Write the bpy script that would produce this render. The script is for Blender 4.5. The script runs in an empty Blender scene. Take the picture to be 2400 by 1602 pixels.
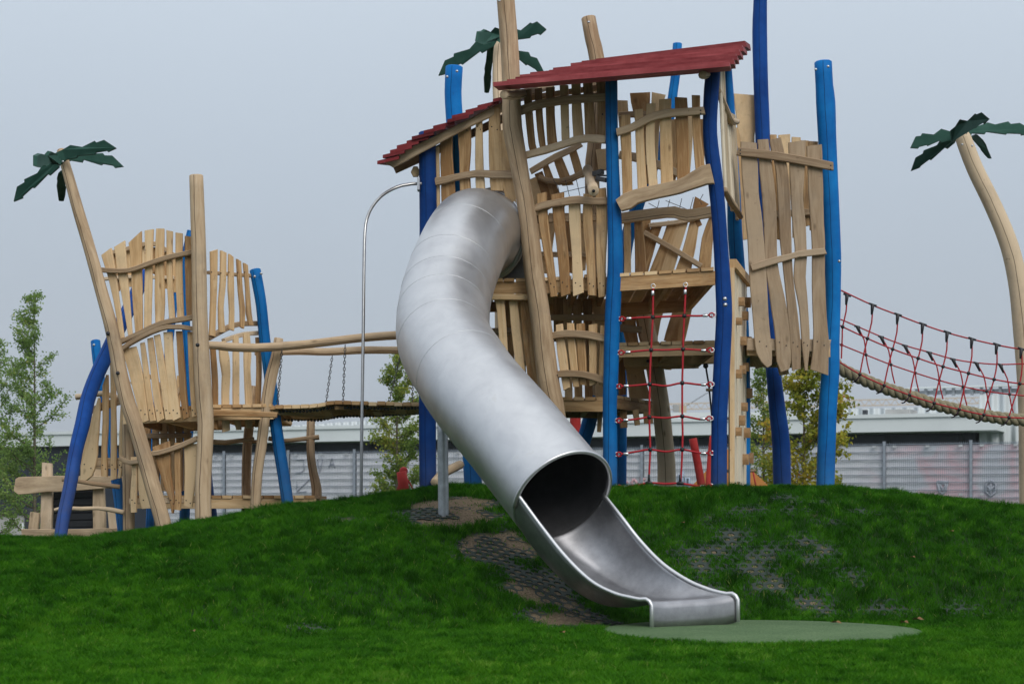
import bpy, math, random
import numpy as np
from mathutils import Vector, Matrix
random.seed(7)
RNG = np.random.default_rng(7)
S = bpy.context.scene
COL = S.collection
F = 4400.0; ZC = 0.94; HZ = 1200.0          # focal length in photo pixels, eye height, horizon row
def P(px, py, Y):
    return Vector(((px-1200.0)/F*Y, Y, ZC+(HZ-py)/F*Y))

# ------------------------------------------------------------ camera
cd = bpy.data.cameras.new('camera'); cam = bpy.data.objects.new('camera', cd); COL.objects.link(cam)
cam.location = (0, 0, ZC); cam.rotation_euler = (math.radians(90), 0, 0)
cd.sensor_width = 36; cd.lens = F/2400*36; cd.shift_y = (HZ-801)/2400.0
cd.clip_end = 9000; cd.clip_start = 0.5
cd.dof.use_dof = True; cd.dof.focus_distance = 18.6; cd.dof.aperture_fstop = 3.6
S.camera = cam
# ------------------------------------------------------------ world: even overcast sky, brighter overhead
W = bpy.data.worlds.new('World'); S.world = W; W.use_nodes = True
nt = W.node_tree; nt.nodes.clear()
out = nt.nodes.new('ShaderNodeOutputWorld'); bg = nt.nodes.new('ShaderNodeBackground')
tc = nt.nodes.new('ShaderNodeTexCoord'); sx = nt.nodes.new('ShaderNodeSeparateXYZ')
rp = nt.nodes.new('ShaderNodeValToRGB')
e = rp.color_ramp.elements
e[0].position = 0.0; e[0].color = (0.36, 0.42, 0.485, 1)
e[1].position = 1.0; e[1].color = (1.32, 1.39, 1.47, 1)
for p_, c_ in ((0.05, (0.41, 0.485, 0.57, 1)), (0.10, (0.475, 0.565, 0.665, 1)), (0.17, (0.56, 0.655, 0.765, 1)), (0.26, (0.68, 0.78, 0.89, 1)), (0.5, (0.98, 1.07, 1.18, 1))):
    q = e.new(p_); q.color = c_
sky = nt.nodes.new('ShaderNodeTexSky'); sky.sky_type = 'NISHITA'; sky.sun_disc = False
sky.sun_elevation = math.radians(38); sky.sun_rotation = math.radians(156); sky.air_density = 1; sky.dust_density = 4
sc = nt.nodes.new('ShaderNodeVectorMath'); sc.operation = 'SCALE'; sc.inputs['Scale'].default_value = 0.07
mx = nt.nodes.new('ShaderNodeMix'); mx.data_type = 'RGBA'; mx.inputs[0].default_value = 0.12
nz = nt.nodes.new('ShaderNodeTexNoise'); nz.inputs['Scale'].default_value = 2.2; nz.inputs['Detail'].default_value = 3
nr = nt.nodes.new('ShaderNodeMapRange'); nr.inputs['To Min'].default_value = 0.95; nr.inputs['To Max'].default_value = 1.05
nt.links.new(tc.outputs['Generated'], sx.inputs[0]); nt.links.new(sx.outputs['Z'], rp.inputs[0])
nt.links.new(sky.outputs[0], sc.inputs[0]); nt.links.new(rp.outputs[0], mx.inputs[6]); nt.links.new(sc.outputs[0], mx.inputs[7])
nt.links.new(tc.outputs['Generated'], nz.inputs['Vector']); nt.links.new(nz.outputs[0], nr.inputs[0])
nt.links.new(nr.outputs[0], bg.inputs['Strength'])
nt.links.new(mx.outputs[2], bg.inputs[0]); nt.links.new(bg.outputs[0], out.inputs[0])
sd = bpy.data.lights.new('sun', 'SUN'); sun = bpy.data.objects.new('sun', sd); COL.objects.link(sun)
sd.energy = 1.7; sd.angle = math.radians(35); sd.color = (1, 0.96, 0.9)
sun.rotation_euler = (math.radians(52), 0, math.radians(24))     # from the front right, high
S.view_settings.view_transform = 'Standard'; S.view_settings.look = 'None'
S.view_settings.exposure = 0.0; S.view_settings.gamma = 1
S.render.engine = 'CYCLES'
S.cycles.max_bounces = 7; S.cycles.volume_bounces = 0

# ------------------------------------------------------------ materials
def mat(name, rough=0.6, metal=0.0, spec=0.4):
    m = bpy.data.materials.new(name); m.use_nodes = True
    n = m.node_tree; b = n.nodes['Principled BSDF']
    b.inputs['Roughness'].default_value = rough; b.inputs['Metallic'].default_value = metal
    b.inputs['Specular IOR Level'].default_value = spec
    return m, n, b
def N(n, t, **k):
    x = n.nodes.new(t)
    for a, v in k.items():
        if a in x.inputs.keys(): x.inputs[a].default_value = v
        else: setattr(x, a, v)
    return x
def ramp(n, src, stops):
    r = n.nodes.new('ShaderNodeValToRGB'); el = r.color_ramp.elements
    el[0].position, el[0].color = stops[0][0], (*stops[0][1], 1)
    el[1].position, el[1].color = stops[-1][0], (*stops[-1][1], 1)
    for p_, c_ in stops[1:-1]:
        q = el.new(p_); q.color = (*c_, 1)
    n.links.new(src, r.inputs[0]); return r
def mixc(n, fac, a, b, mode='MIX'):
    m = n.nodes.new('ShaderNodeMix'); m.data_type = 'RGBA'; m.blend_type = mode
    for i, v in ((0, fac), (6, a), (7, b)):
        if hasattr(v, 'links') or hasattr(v, 'is_linked'): n.links.new(v, m.inputs[i])
        elif i == 0: m.inputs[0].default_value = v
        else: m.inputs[i].default_value = (*v, 1)
    return m.outputs[2]
def mth(n, op, a, b=None, clamp=False):
    m = n.nodes.new('ShaderNodeMath'); m.operation = op; m.use_clamp = clamp
    for i, v in ((0, a), (1, b)):
        if v is None: continue
        if hasattr(v, 'is_linked'): n.links.new(v, m.inputs[i])
        else: m.inputs[i].default_value = v
    return m.outputs[0]
def bump(n, b, h, dist, strength=1.0):
    bp = N(n, 'ShaderNodeBump', Distance=dist, Strength=strength); n.links.new(h, bp.inputs['Height']); n.links.new(bp.outputs[0], b.inputs['Normal'])

def wood(name, dark, mid, light, crack=0.5):
    m, n, b = mat(name, 0.7, 0, 0.12)
    uv = N(n, 'ShaderNodeUVMap')
    mp = N(n, 'ShaderNodeMapping'); mp.inputs['Scale'].default_value = (34, 2.2, 1); n.links.new(uv.outputs[0], mp.inputs[0])
    g = N(n, 'ShaderNodeTexNoise', Scale=1.0, Detail=6.0, Roughness=0.62, Distortion=0.6); n.links.new(mp.outputs[0], g.inputs['Vector'])
    mp2 = N(n, 'ShaderNodeMapping'); mp2.inputs['Scale'].default_value = (9, 1.3, 1); n.links.new(uv.outputs[0], mp2.inputs[0])
    g2 = N(n, 'ShaderNodeTexNoise', Scale=1.0, Detail=4.0, Roughness=0.6, Distortion=1.4); n.links.new(mp2.outputs[0], g2.inputs['Vector'])
    at = N(n, 'ShaderNodeAttribute', attribute_name='tone')
    f = mth(n, 'ADD', mth(n, 'MULTIPLY', g.outputs[0], 0.42), mth(n, 'MULTIPLY', g2.outputs[0], 0.6))
    f = mth(n, 'ADD', f, mth(n, 'MULTIPLY', mth(n, 'SUBTRACT', at.outputs['Fac'], 0.5), 0.5))
    r = ramp(n, f, [(0.28, dark), (0.5, mid), (0.72, light)])
    # knots
    mp3 = N(n, 'ShaderNodeMapping'); mp3.inputs['Scale'].default_value = (6, 2.4, 1); n.links.new(uv.outputs[0], mp3.inputs[0])
    vo = N(n, 'ShaderNodeTexVoronoi', Scale=1.0, Randomness=1.0); n.links.new(mp3.outputs[0], vo.inputs['Vector'])
    k = N(n, 'ShaderNodeMapRange'); k.inputs['From Min'].default_value = 0.03; k.inputs['From Max'].default_value = 0.12
    k.inputs['To Min'].default_value = 0.65; k.inputs['To Max'].default_value = 0.0; n.links.new(vo.outputs['Distance'], k.inputs[0])
    c = mixc(n, k.outputs[0], r.outputs[0], tuple(v*0.42 for v in dark))
    # grey weathering
    wn = N(n, 'ShaderNodeTexNoise', Scale=1.7, Detail=5.0, Roughness=0.7)
    go = N(n, 'ShaderNodeNewGeometry'); n.links.new(go.outputs['Position'], wn.inputs['Vector'])
    wr = N(n, 'ShaderNodeMapRange'); wr.inputs['From Min'].default_value = 0.5; wr.inputs['From Max'].default_value = 0.72; wr.inputs['To Max'].default_value = 0.38; n.links.new(wn.outputs[0], wr.inputs[0])
    c = mixc(n, wr.outputs[0], c, (0.20, 0.17, 0.135))
    dn = N(n, 'ShaderNodeTexNoise', Scale=19.0, Detail=3.0); n.links.new(go.outputs['Position'], dn.inputs['Vector'])
    dr = N(n, 'ShaderNodeMapRange'); dr.inputs['From Min'].default_value = 0.68; dr.inputs['From Max'].default_value = 0.76; dr.inputs['To Max'].default_value = 0.45; n.links.new(dn.outputs[0], dr.inputs[0])
    c = mixc(n, dr.outputs[0], c, tuple(v*0.5 for v in dark))
    h = g.outputs[0]
    if crack > 0:
        sp = N(n, 'ShaderNodeSeparateXYZ'); n.links.new(uv.outputs[0], sp.inputs[0])
        wz = N(n, 'ShaderNodeTexNoise', Scale=1.3, Detail=6.0); cm = N(n, 'ShaderNodeCombineXYZ'); n.links.new(sp.outputs['Y'], cm.inputs[1]); n.links.new(cm.outputs[0], wz.inputs['Vector'])
        d = mth(n, 'ABSOLUTE', mth(n, 'SUBTRACT', mth(n, 'ADD', mth(n, 'MULTIPLY', wz.outputs[0], 0.05), mth(n, 'MULTIPLY', mth(n, 'FRACT', mth(n, 'MULTIPLY', mth(n, 'ADD', sp.outputs['X'], 0.0), 2.0)), 0.5)), 0.157))
        cr = N(n, 'ShaderNodeMapRange'); cr.inputs['From Min'].default_value = 0.0018; cr.inputs['From Max'].default_value = 0.0055
        cr.inputs['To Min'].default_value = crack; cr.inputs['To Max'].default_value = 0.0; n.links.new(d, cr.inputs[0])
        c = mixc(n, cr.outputs[0], c, (0.03, 0.018, 0.01))
    n.links.new(c, b.inputs['Base Color'])
    bump(n, b, h, 0.004, 0.6)
    return m
M = {}
M['wood'] = wood('robinia_plank', (0.30, 0.165, 0.07), (0.56, 0.365, 0.185), (0.70, 0.515, 0.305), 0)
M['log'] = wood('robinia_log', (0.29, 0.195, 0.115), (0.475, 0.35, 0.225), (0.58, 0.455, 0.315), 0.85)
M['greyslat'] = wood('weathered_plank', (0.19, 0.125, 0.075), (0.32, 0.23, 0.148), (0.42, 0.32, 0.22), 0)
M['creamwood'] = wood('pale_plank', (0.42, 0.33, 0.22), (0.62, 0.52, 0.38), (0.74, 0.65, 0.50), 0)
M['oldwood'] = wood('greyed_timber', (0.32, 0.225, 0.14), (0.54, 0.41, 0.27), (0.66, 0.52, 0.37), 0)

def paint(name, a, b2, rough=0.5, scratch=(0.02, 0.03, 0.05), crack=True, dirt=True):
    m, n, b = mat(name, max(rough, .55), 0, 0.09)
    go = N(n, 'ShaderNodeNewGeometry')
    g = N(n, 'ShaderNodeTexNoise', Scale=2.6, Detail=6.0, Roughness=0.65); n.links.new(go.outputs['Position'], g.inputs['Vector'])
    r = ramp(n, g.outputs[0], [(0.32, a), (0.68, b2)])
    s = N(n, 'ShaderNodeTexNoise', Scale=14.0, Detail=5.0, Roughness=0.7); n.links.new(go.outputs['Position'], s.inputs['Vector'])
    sr = N(n, 'ShaderNodeMapRange'); sr.inputs['From Min'].default_value = 0.66; sr.inputs['From Max'].default_value = 0.74; sr.inputs['To Max'].default_value = 0.55; n.links.new(s.outputs[0], sr.inputs[0])
    c = mixc(n, sr.outputs[0], r.outputs[0], scratch)
    at = N(n, 'ShaderNodeAttribute', attribute_name='tone')
    tr_ = N(n, 'ShaderNodeMapRange'); tr_.inputs['To Min'].default_value = -0.22; tr_.inputs['To Max'].default_value = 0.22; n.links.new(at.outputs['Fac'], tr_.inputs[0])
    hv = N(n, 'ShaderNodeHueSaturation'); n.links.new(mth(n, 'ADD', tr_.outputs[0], 1.0), hv.inputs['Value']); n.links.new(c, hv.inputs['Color']); c = hv.outputs[0]
    if dirt:
        wz_ = N(n, 'ShaderNodeSeparateXYZ'); n.links.new(go.outputs['Position'], wz_.inputs[0])
        dm_ = N(n, 'ShaderNodeMapRange'); dm_.inputs['From Min'].default_value = 1.15; dm_.inputs['From Max'].default_value = 1.75; dm_.inputs['To Min'].default_value = .5; dm_.inputs['To Max'].default_value = 0.0; n.links.new(wz_.outputs['Z'], dm_.inputs[0])
        c = mixc(n, mth(n, 'MULTIPLY', dm_.outputs[0], s.outputs[0]), c, (0.09, 0.08, 0.06))
    uv = N(n, 'ShaderNodeUVMap')
    if crack:
        sp = N(n, 'ShaderNodeSeparateXYZ'); n.links.new(uv.outputs[0], sp.inputs[0])
        wz = N(n, 'ShaderNodeTexNoise', Scale=1.1, Detail=5.0); cm = N(n, 'ShaderNodeCombineXYZ'); n.links.new(sp.outputs['Y'], cm.inputs[1]); n.links.new(cm.outputs[0], wz.inputs['Vector'])
        d = mth(n, 'ABSOLUTE', mth(n, 'SUBTRACT', mth(n, 'ADD', mth(n, 'MULTIPLY', wz.outputs[0], 0.05), mth(n, 'MULTIPLY', mth(n, 'FRACT', mth(n, 'MULTIPLY', sp.outputs['X'], 2.0)), 0.5)), 0.157))
        cr = N(n, 'ShaderNodeMapRange'); cr.inputs['From Min'].default_value = 0.0018; cr.inputs['From Max'].default_value = 0.0055
        cr.inputs['To Min'].default_value = 0.75; cr.inputs['To Max'].default_value = 0.0; n.links.new(d, cr.inputs[0])
        c = mixc(n, cr.outputs[0], c, (0.004, 0.01, 0.03))
    n.links.new(c, b.inputs['Base Color'])
    mp = N(n, 'ShaderNodeMapping'); mp.inputs['Scale'].default_value = (30, 2, 1); n.links.new(uv.outputs[0], mp.inputs[0])
    gg = N(n, 'ShaderNodeTexNoise', Scale=1.0, Detail=4.0); n.links.new(mp.outputs[0], gg.inputs['Vector'])
    bump(n, b, gg.outputs[0], 0.006, 0.5)
    return m
M['azure'] = paint('azure_paint', (0.002, 0.092, 0.31), (0.006, 0.165, 0.46))
M['navy'] = paint('navy_paint', (0.003, 0.034, 0.17), (0.008, 0.064, 0.27))
M['red'] = paint('red_roof_paint', (0.19, 0.033, 0.037), (0.34, 0.085, 0.09), 0.55, (0.08, 0.012, 0.015), False)
M['redpost'] = paint('red_post_paint', (0.33, 0.02, 0.02), (0.46, 0.05, 0.045), 0.55, (0.2, 0.02, 0.02), False)
M['frond'] = paint('dark_green_paint', (0.017, 0.06, 0.044), (0.042, 0.105, 0.082), 0.38, (0.03, 0.06, 0.05), False)
M['orange'] = paint('orange_panel', (0.50, 0.20, 0.05), (0.58, 0.25, 0.07), 0.6, (0.4, 0.15, 0.04), False)
def plain(name, c, rough=0.6, metal=0.0, var=0.15, scale=8.0, spec=0.4):
    m, n, b = mat(name, rough, metal, spec)
    go = N(n, 'ShaderNodeNewGeometry')
    g = N(n, 'ShaderNodeTexNoise', Scale=scale, Detail=5.0, Roughness=0.65); n.links.new(go.outputs['Position'], g.inputs['Vector'])
    r = ramp(n, g.outputs[0], [(0.3, tuple(v*(1-var) for v in c)), (0.7, tuple(min(1, v*(1+var)) for v in c))])
    n.links.new(r.outputs[0], b.inputs['Base Color']); return m
M['rope'] = plain('red_rope', (0.36, 0.012, 0.02), 0.75, 0, 0.3, 60)
M['black'] = plain('black_plastic', (0.012, 0.012, 0.015), 0.4)
M['bolt'] = plain('steel_bolt', (0.45, 0.46, 0.48), 0.35, 0.9)
M['ferrule'] = plain('aluminium_ferrule', (0.68, 0.69, 0.70), 0.3, 0.9)
M['chain'] = plain('dark_chain', (0.10, 0.10, 0.105), 0.5, 0.6)
M['galv'] = plain('galvanised_steel', (0.36, 0.38, 0.40), 0.5, 0.65, 0.25, 12)
M['polesteel'] = plain('pole_steel', (0.36, 0.36, 0.36), 0.3, 1.0, 0.1, 20)
M['fencewire'] = plain('fence_wire', (0.21, 0.24, 0.28), 0.55, 0.3)
M['darkclad'] = plain('navy_cladding', (0.022, 0.028, 0.040), 0.5, 0, 0.25, 1)
M['darkboard'] = plain('black_boards', (0.012, 0.014, 0.017), 0.6, 0, 0.3, 2)
M['glass'] = plain('dark_glazing', (0.035, 0.042, 0.05), 0.2, 0, 0.3, .4, 0.25)
M['frame'] = plain('anthracite_frame', (0.03, 0.034, 0.04), 0.5)
M['whiteclad'] = plain('white_fascia', (0.62, 0.66, 0.66), 0.5, 0, 0.05, 0.7)
M['greybox'] = plain('grey_plaster', (0.36, 0.36, 0.35), 0.8, 0, 0.15, 1.5)
M['thickrope'] = plain('hemp_rope', (0.235, 0.205, 0.13), 0.85, 0, 0.22, 45)
M['bark'] = plain('bark', (0.10, 0.085, 0.06), 0.9, 0, 0.3, 12)
M['ply'] = plain('weathered_holds', (0.30, 0.18, 0.085), 0.7, 0, 0.25, 14)
M['brownleaf'] = plain('dry_leaf', (0.17, 0.085, 0.03), .7, 0, .4, 60)
M['crane'] = plain('fogged_crane_yellow', (0.55, 0.42, 0.28), 0.6)  # jib yellow paled, distance haze mixed into the base colour
M['purple'] = plain('purple_sling', (0.06, 0.025, 0.045), 0.7)

# stainless steel of the slide
m, n, b = mat('stainless_steel', 0.33, 0.94, 0.5); M['steel'] = m
uv = N(n, 'ShaderNodeUVMap'); go = N(n, 'ShaderNodeNewGeometry')
g = N(n, 'ShaderNodeTexNoise', Scale=3.5, Detail=7.0, Roughness=0.68, Distortion=0.5); n.links.new(go.outputs['Position'], g.inputs['Vector'])
mp = N(n, 'ShaderNodeMapping'); mp.inputs['Scale'].default_value = (1.2, 26, 1); n.links.new(uv.outputs[0], mp.inputs[0])
g2 = N(n, 'ShaderNodeTexNoise', Scale=1.5, Detail=5.0, Roughness=0.6, Distortion=0.3); n.links.new(mp.outputs[0], g2.inputs['Vector'])
s1 = N(n, 'ShaderNodeTexNoise', Scale=9.0, Detail=2.0, Distortion=2.2); n.links.new(go.outputs['Position'], s1.inputs['Vector'])
sc1 = mth(n, 'ABSOLUTE', mth(n, 'SUBTRACT', s1.outputs[0], 0.5))
scr = N(n, 'ShaderNodeMapRange'); scr.inputs['From Min'].default_value = 0.0; scr.inputs['From Max'].default_value = 0.004; scr.inputs['To Min'].default_value = 1; scr.inputs['To Max'].default_value = 0; n.links.new(sc1, scr.inputs[0])
s2 = N(n, 'ShaderNodeTexNoise', Scale=2.3, Detail=1.0); n.links.new(go.outputs['Position'], s2.inputs['Vector'])
msk = N(n, 'ShaderNodeMapRange'); msk.inputs['From Min'].default_value = 0.60; msk.inputs['From Max'].default_value = 0.64; n.links.new(s2.outputs[0], msk.inputs[0])
scm = mth(n, 'MULTIPLY', mth(n, 'MULTIPLY', scr.outputs[0], msk.outputs[0]), 0.45)
r = ramp(n, g.outputs[0], [(0.3, (0.50, 0.505, 0.52)), (0.62, (0.60, 0.605, 0.615)), (0.78, (0.54, 0.535, 0.52))])
c = mixc(n, scm, r.outputs[0], (0.25, 0.24, 0.23)); n.links.new(c, b.inputs['Base Color'])
rr = N(n, 'ShaderNodeMapRange'); rr.inputs['To Min'].default_value = 0.36; rr.inputs['To Max'].default_value = 0.52; n.links.new(g.outputs[0], rr.inputs[0]); n.links.new(rr.outputs[0], b.inputs['Roughness'])
bump(n, b, mth(n, 'ADD', mth(n, 'MULTIPLY', g2.outputs[0], 0.6), mth(n, 'MULTIPLY', g.outputs[0], 1.0)), 0.003, 0.5)

# corrugated white cladding
m, n, b = mat('corrugated_white', 0.5); M['corr'] = m
go = N(n, 'ShaderNodeNewGeometry'); wv = N(n, 'ShaderNodeTexWave', Scale=0.9, Distortion=0.0); wv.bands_direction = 'X'
n.links.new(go.outputs['Position'], wv.inputs['Vector'])
b.inputs['Base Color'].default_value = (0.60, 0.64, 0.65, 1); bump(n, b, wv.outputs[0], 0.12, 1)

# fence sheet: pale vinyl with a bleached print
m, n, b = mat('printed_vinyl_sheet', 0.6); M['sheet'] = m
go = N(n, 'ShaderNodeNewGeometry'); sp = N(n, 'ShaderNodeSeparateXYZ'); n.links.new(go.outputs['Position'], sp.inputs[0])
g = N(n, 'ShaderNodeTexNoise', Scale=0.8, Detail=4.0, Roughness=0.6, Distortion=1.0); n.links.new(go.outputs['Position'], g.inputs['Vector'])
r = ramp(n, g.outputs[0], [(0.3, (0.62, 0.63, 0.67)), (0.5, (0.74, 0.75, 0.78)), (0.7, (0.66, 0.67, 0.71))])
g3 = N(n, 'ShaderNodeTexNoise', Scale=0.55, Detail=2.5, Distortion=0.8); n.links.new(go.outputs['Position'], g3.inputs['Vector'])
pr = ramp(n, g3.outputs[0], [(0.38, (0.40, 0.43, 0.49)), (0.48, (0.50, 0.53, 0.59)), (0.56, (0.66, 0.34, 0.39)), (0.66, (0.50, 0.50, 0.55))])
xm = N(n, 'ShaderNodeMapRange'); xm.inputs['From Min'].default_value = 8.6; xm.inputs['From Max'].default_value = 10.2; xm.inputs['To Max'].default_value = 0.62; n.links.new(sp.outputs['X'], xm.inputs[0])
c = mixc(n, xm.outputs[0], r.outputs[0], pr.outputs[0]); n.links.new(c, b.inputs['Base Color'])

# rubber landing mat
m, n, b = mat('green_rubber_granulate', 0.85, 0, 0.2); M['mat'] = m
go = N(n, 'ShaderNodeNewGeometry')
v = N(n, 'ShaderNodeTexVoronoi', Scale=110.0); n.links.new(go.outputs['Position'], v.inputs['Vector'])
g = N(n, 'ShaderNodeTexNoise', Scale=2.0, Detail=4.0); n.links.new(go.outputs['Position'], g.inputs['Vector'])
sp = N(n, 'ShaderNodeSeparateColor'); n.links.new(v.outputs['Color'], sp.inputs[0])
r = ramp(n, mth(n, 'ADD', mth(n, 'MULTIPLY', sp.outputs[0], 0.6), mth(n, 'MULTIPLY', g.outputs[0], 0.5)), [(0.15, (0.03, 0.065, 0.025)), (0.5, (0.07, 0.125, 0.052)), (0.9, (0.125, 0.185, 0.088))])
n.links.new(r.outputs[0], b.inputs['Base Color']); bump(n, b, v.outputs['Distance'], 0.004)

# ground: soil, ringed rubber mats where the turf is worn
m, n, b = mat('turf_soil_and_rubber_rings', 0.9, 0, 0.2); M['ground'] = m
go = N(n, 'ShaderNodeNewGeometry'); sp = N(n, 'ShaderNodeSeparateXYZ'); n.links.new(go.outputs['Position'], sp.inputs[0])
PIT = 0.098
sn = N(n, 'ShaderNodeTexNoise', Scale=60.0, Detail=4.0, Roughness=0.7); n.links.new(go.outputs['Position'], sn.inputs['Vector'])
so = ramp(n, sn.outputs[0], [(0.3, (0.06, 0.043, 0.027)), (0.5, (0.15, 0.11, 0.07)), (0.7, (0.28, 0.215, 0.145))])
at = N(n, 'ShaderNodeAttribute', attribute_name='bare')
c = mixc(n, at.outputs['Fac'], (0.012, 0.035, 0.006), so.outputs[0])
n.links.new(c, b.inputs['Base Color']); bump(n, b, sn.outputs[0], 0.01)
M['rubber'] = plain('dark_rubber_rings', (0.024, 0.036, 0.030), 0.8, 0, 0.35, 30)

# leaves and grass
def leafmat(name, stops, trans=0.25, rough=0.55):
    m, n, b = mat(name, .7, 0, 0.06)
    at = N(n, 'ShaderNodeAttribute', attribute_name='tone')
    r = ramp(n, at.outputs['Fac'], stops); n.links.new(r.outputs[0], b.inputs['Base Color'])
    tr = n.nodes.new('ShaderNodeBsdfTranslucent'); n.links.new(r.outputs[0], tr.inputs[0])
    ms = n.nodes.new('ShaderNodeMixShader'); ms.inputs[0].default_value = trans
    o = n.nodes['Material Output']
    n.links.new(b.outputs[0], ms.inputs[1]); n.links.new(tr.outputs[0], ms.inputs[2]); n.links.new(ms.outputs[0], o.inputs[0])
    return m
M['grass'] = leafmat('grass_blades', [(0.0, (0.008, 0.038, 0.002)), (0.35, (0.022, 0.105, 0.003)), (0.7, (0.06, 0.20, 0.007)), (0.9, (0.12, 0.25, 0.022)), (1.0, (0.27, 0.28, 0.09))], 0.3)
M['leafgreen'] = leafmat('poplar_leaves', [(0.0, (0.11, 0.19, 0.05)), (0.5, (0.20, 0.31, 0.085)), (0.85, (0.33, 0.43, 0.13)), (1.0, (0.50, 0.46, 0.15))], 0.45)
M['leafmix'] = leafmat('turning_leaves', [(0.0, (0.09, 0.16, 0.035)), (0.5, (0.20, 0.28, 0.06)), (0.8, (0.34, 0.36, 0.07)), (1.0, (0.54, 0.34, 0.09))], 0.45)
M['leafgold'] = leafmat('yellowing_leaves', [(0.0, (0.10, 0.15, 0.02)), (0.4, (0.26, 0.28, 0.035)), (0.75, (0.44, 0.36, 0.05)), (1.0, (0.50, 0.22, 0.05))], 0.4)
M['farleaf'] = leafmat('far_conifers', [(0.0, (0.02, 0.035, 0.02)), (1.0, (0.08, 0.06, 0.03))], 0.1)

# ------------------------------------------------------------ mesh builder
class MB:
    def __init__(s): s.v = []; s.f = []; s.uv = []; s.t = []; s.sm = []; s.mi = []
    def add(s, vs, fs, uvs=None, tone=0.5, smooth=True, mi=0):
        o = len(s.v); s.v += [tuple(x) for x in vs]
        for i, f in enumerate(fs):
            s.f.append([o+j for j in f]); s.t.append(tone); s.sm.append(smooth); s.mi.append(mi)
            s.uv.append(uvs[i] if uvs else [(0, 0)]*len(f))
    def build(s, name, m, parent=None):
        me = bpy.data.meshes.new(name)
        off = Vector((0, 0, 0)); q = parent
        while q is not None: off += q.location; q = q.parent
        me.from_pydata([(x-off.x, y-off.y, z-off.z) for x, y, z in s.v], [], s.f)
        l = me.uv_layers.new(name='UVMap')
        l.data.foreach_set('uv', [c for f in s.uv for p in f for c in p])
        a = me.attributes.new('tone', 'FLOAT', 'FACE'); a.data.foreach_set('value', s.t)
        me.polygons.foreach_set('use_smooth', s.sm)
        me.materials.append(M[m] if isinstance(m, str) else m)
        if any(s.mi): me.materials.append(M['black']); me.polygons.foreach_set('material_index', s.mi)
        o = bpy.data.objects.new(name, me); COL.objects.link(o); o.parent = parent
        return o
def empty(name, loc, label, cat, group=None):
    o = bpy.data.objects.new(name, None); COL.objects.link(o); o.location = loc; o.empty_display_size = 0.2
    o['label'] = label; o['category'] = cat
    if group: o['group'] = group
    return o
def tag(o, label, cat, group=None, kind=None):
    if label: o['label'] = label
    if cat: o['category'] = cat
    if group: o['group'] = group
    if kind: o['kind'] = kind
    return o

def resample(pts, step):
    """Catmull-Rom through tuples of any length, roughly `step` apart (first 3 = position)"""
    n = len(pts)
    if n < 2: return pts
    if n == 2:
        L = math.dist(pts[0][:3], pts[1][:3]); k = max(2, int(L/step))
        return [tuple(a+(b-a)*i/k for a, b in zip(*pts)) for i in range(k+1)]
    res = []
    for i in range(n-1):
        p0 = pts[max(i-1, 0)]; p1 = pts[i]; p2 = pts[i+1]; p3 = pts[min(i+2, n-1)]
        if i == 0: p0 = tuple(2*a-b for a, b in zip(p1, p2))
        if i == n-2: p3 = tuple(2*b-a for a, b in zip(p1, p2))
        k = max(1, int(math.ceil(math.dist(p1[:3], p2[:3])/step)))
        for j in range(k):
            t = j/k
            res.append(tuple(0.5*((2*b)+(-a+c)*t+(2*a-5*b+4*c-d)*t*t+(-a+3*b-3*c+d)*t**3) for a, b, c, d in zip(p0, p1, p2, p3)))
    res.append(tuple(pts[-1])); return res

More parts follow.
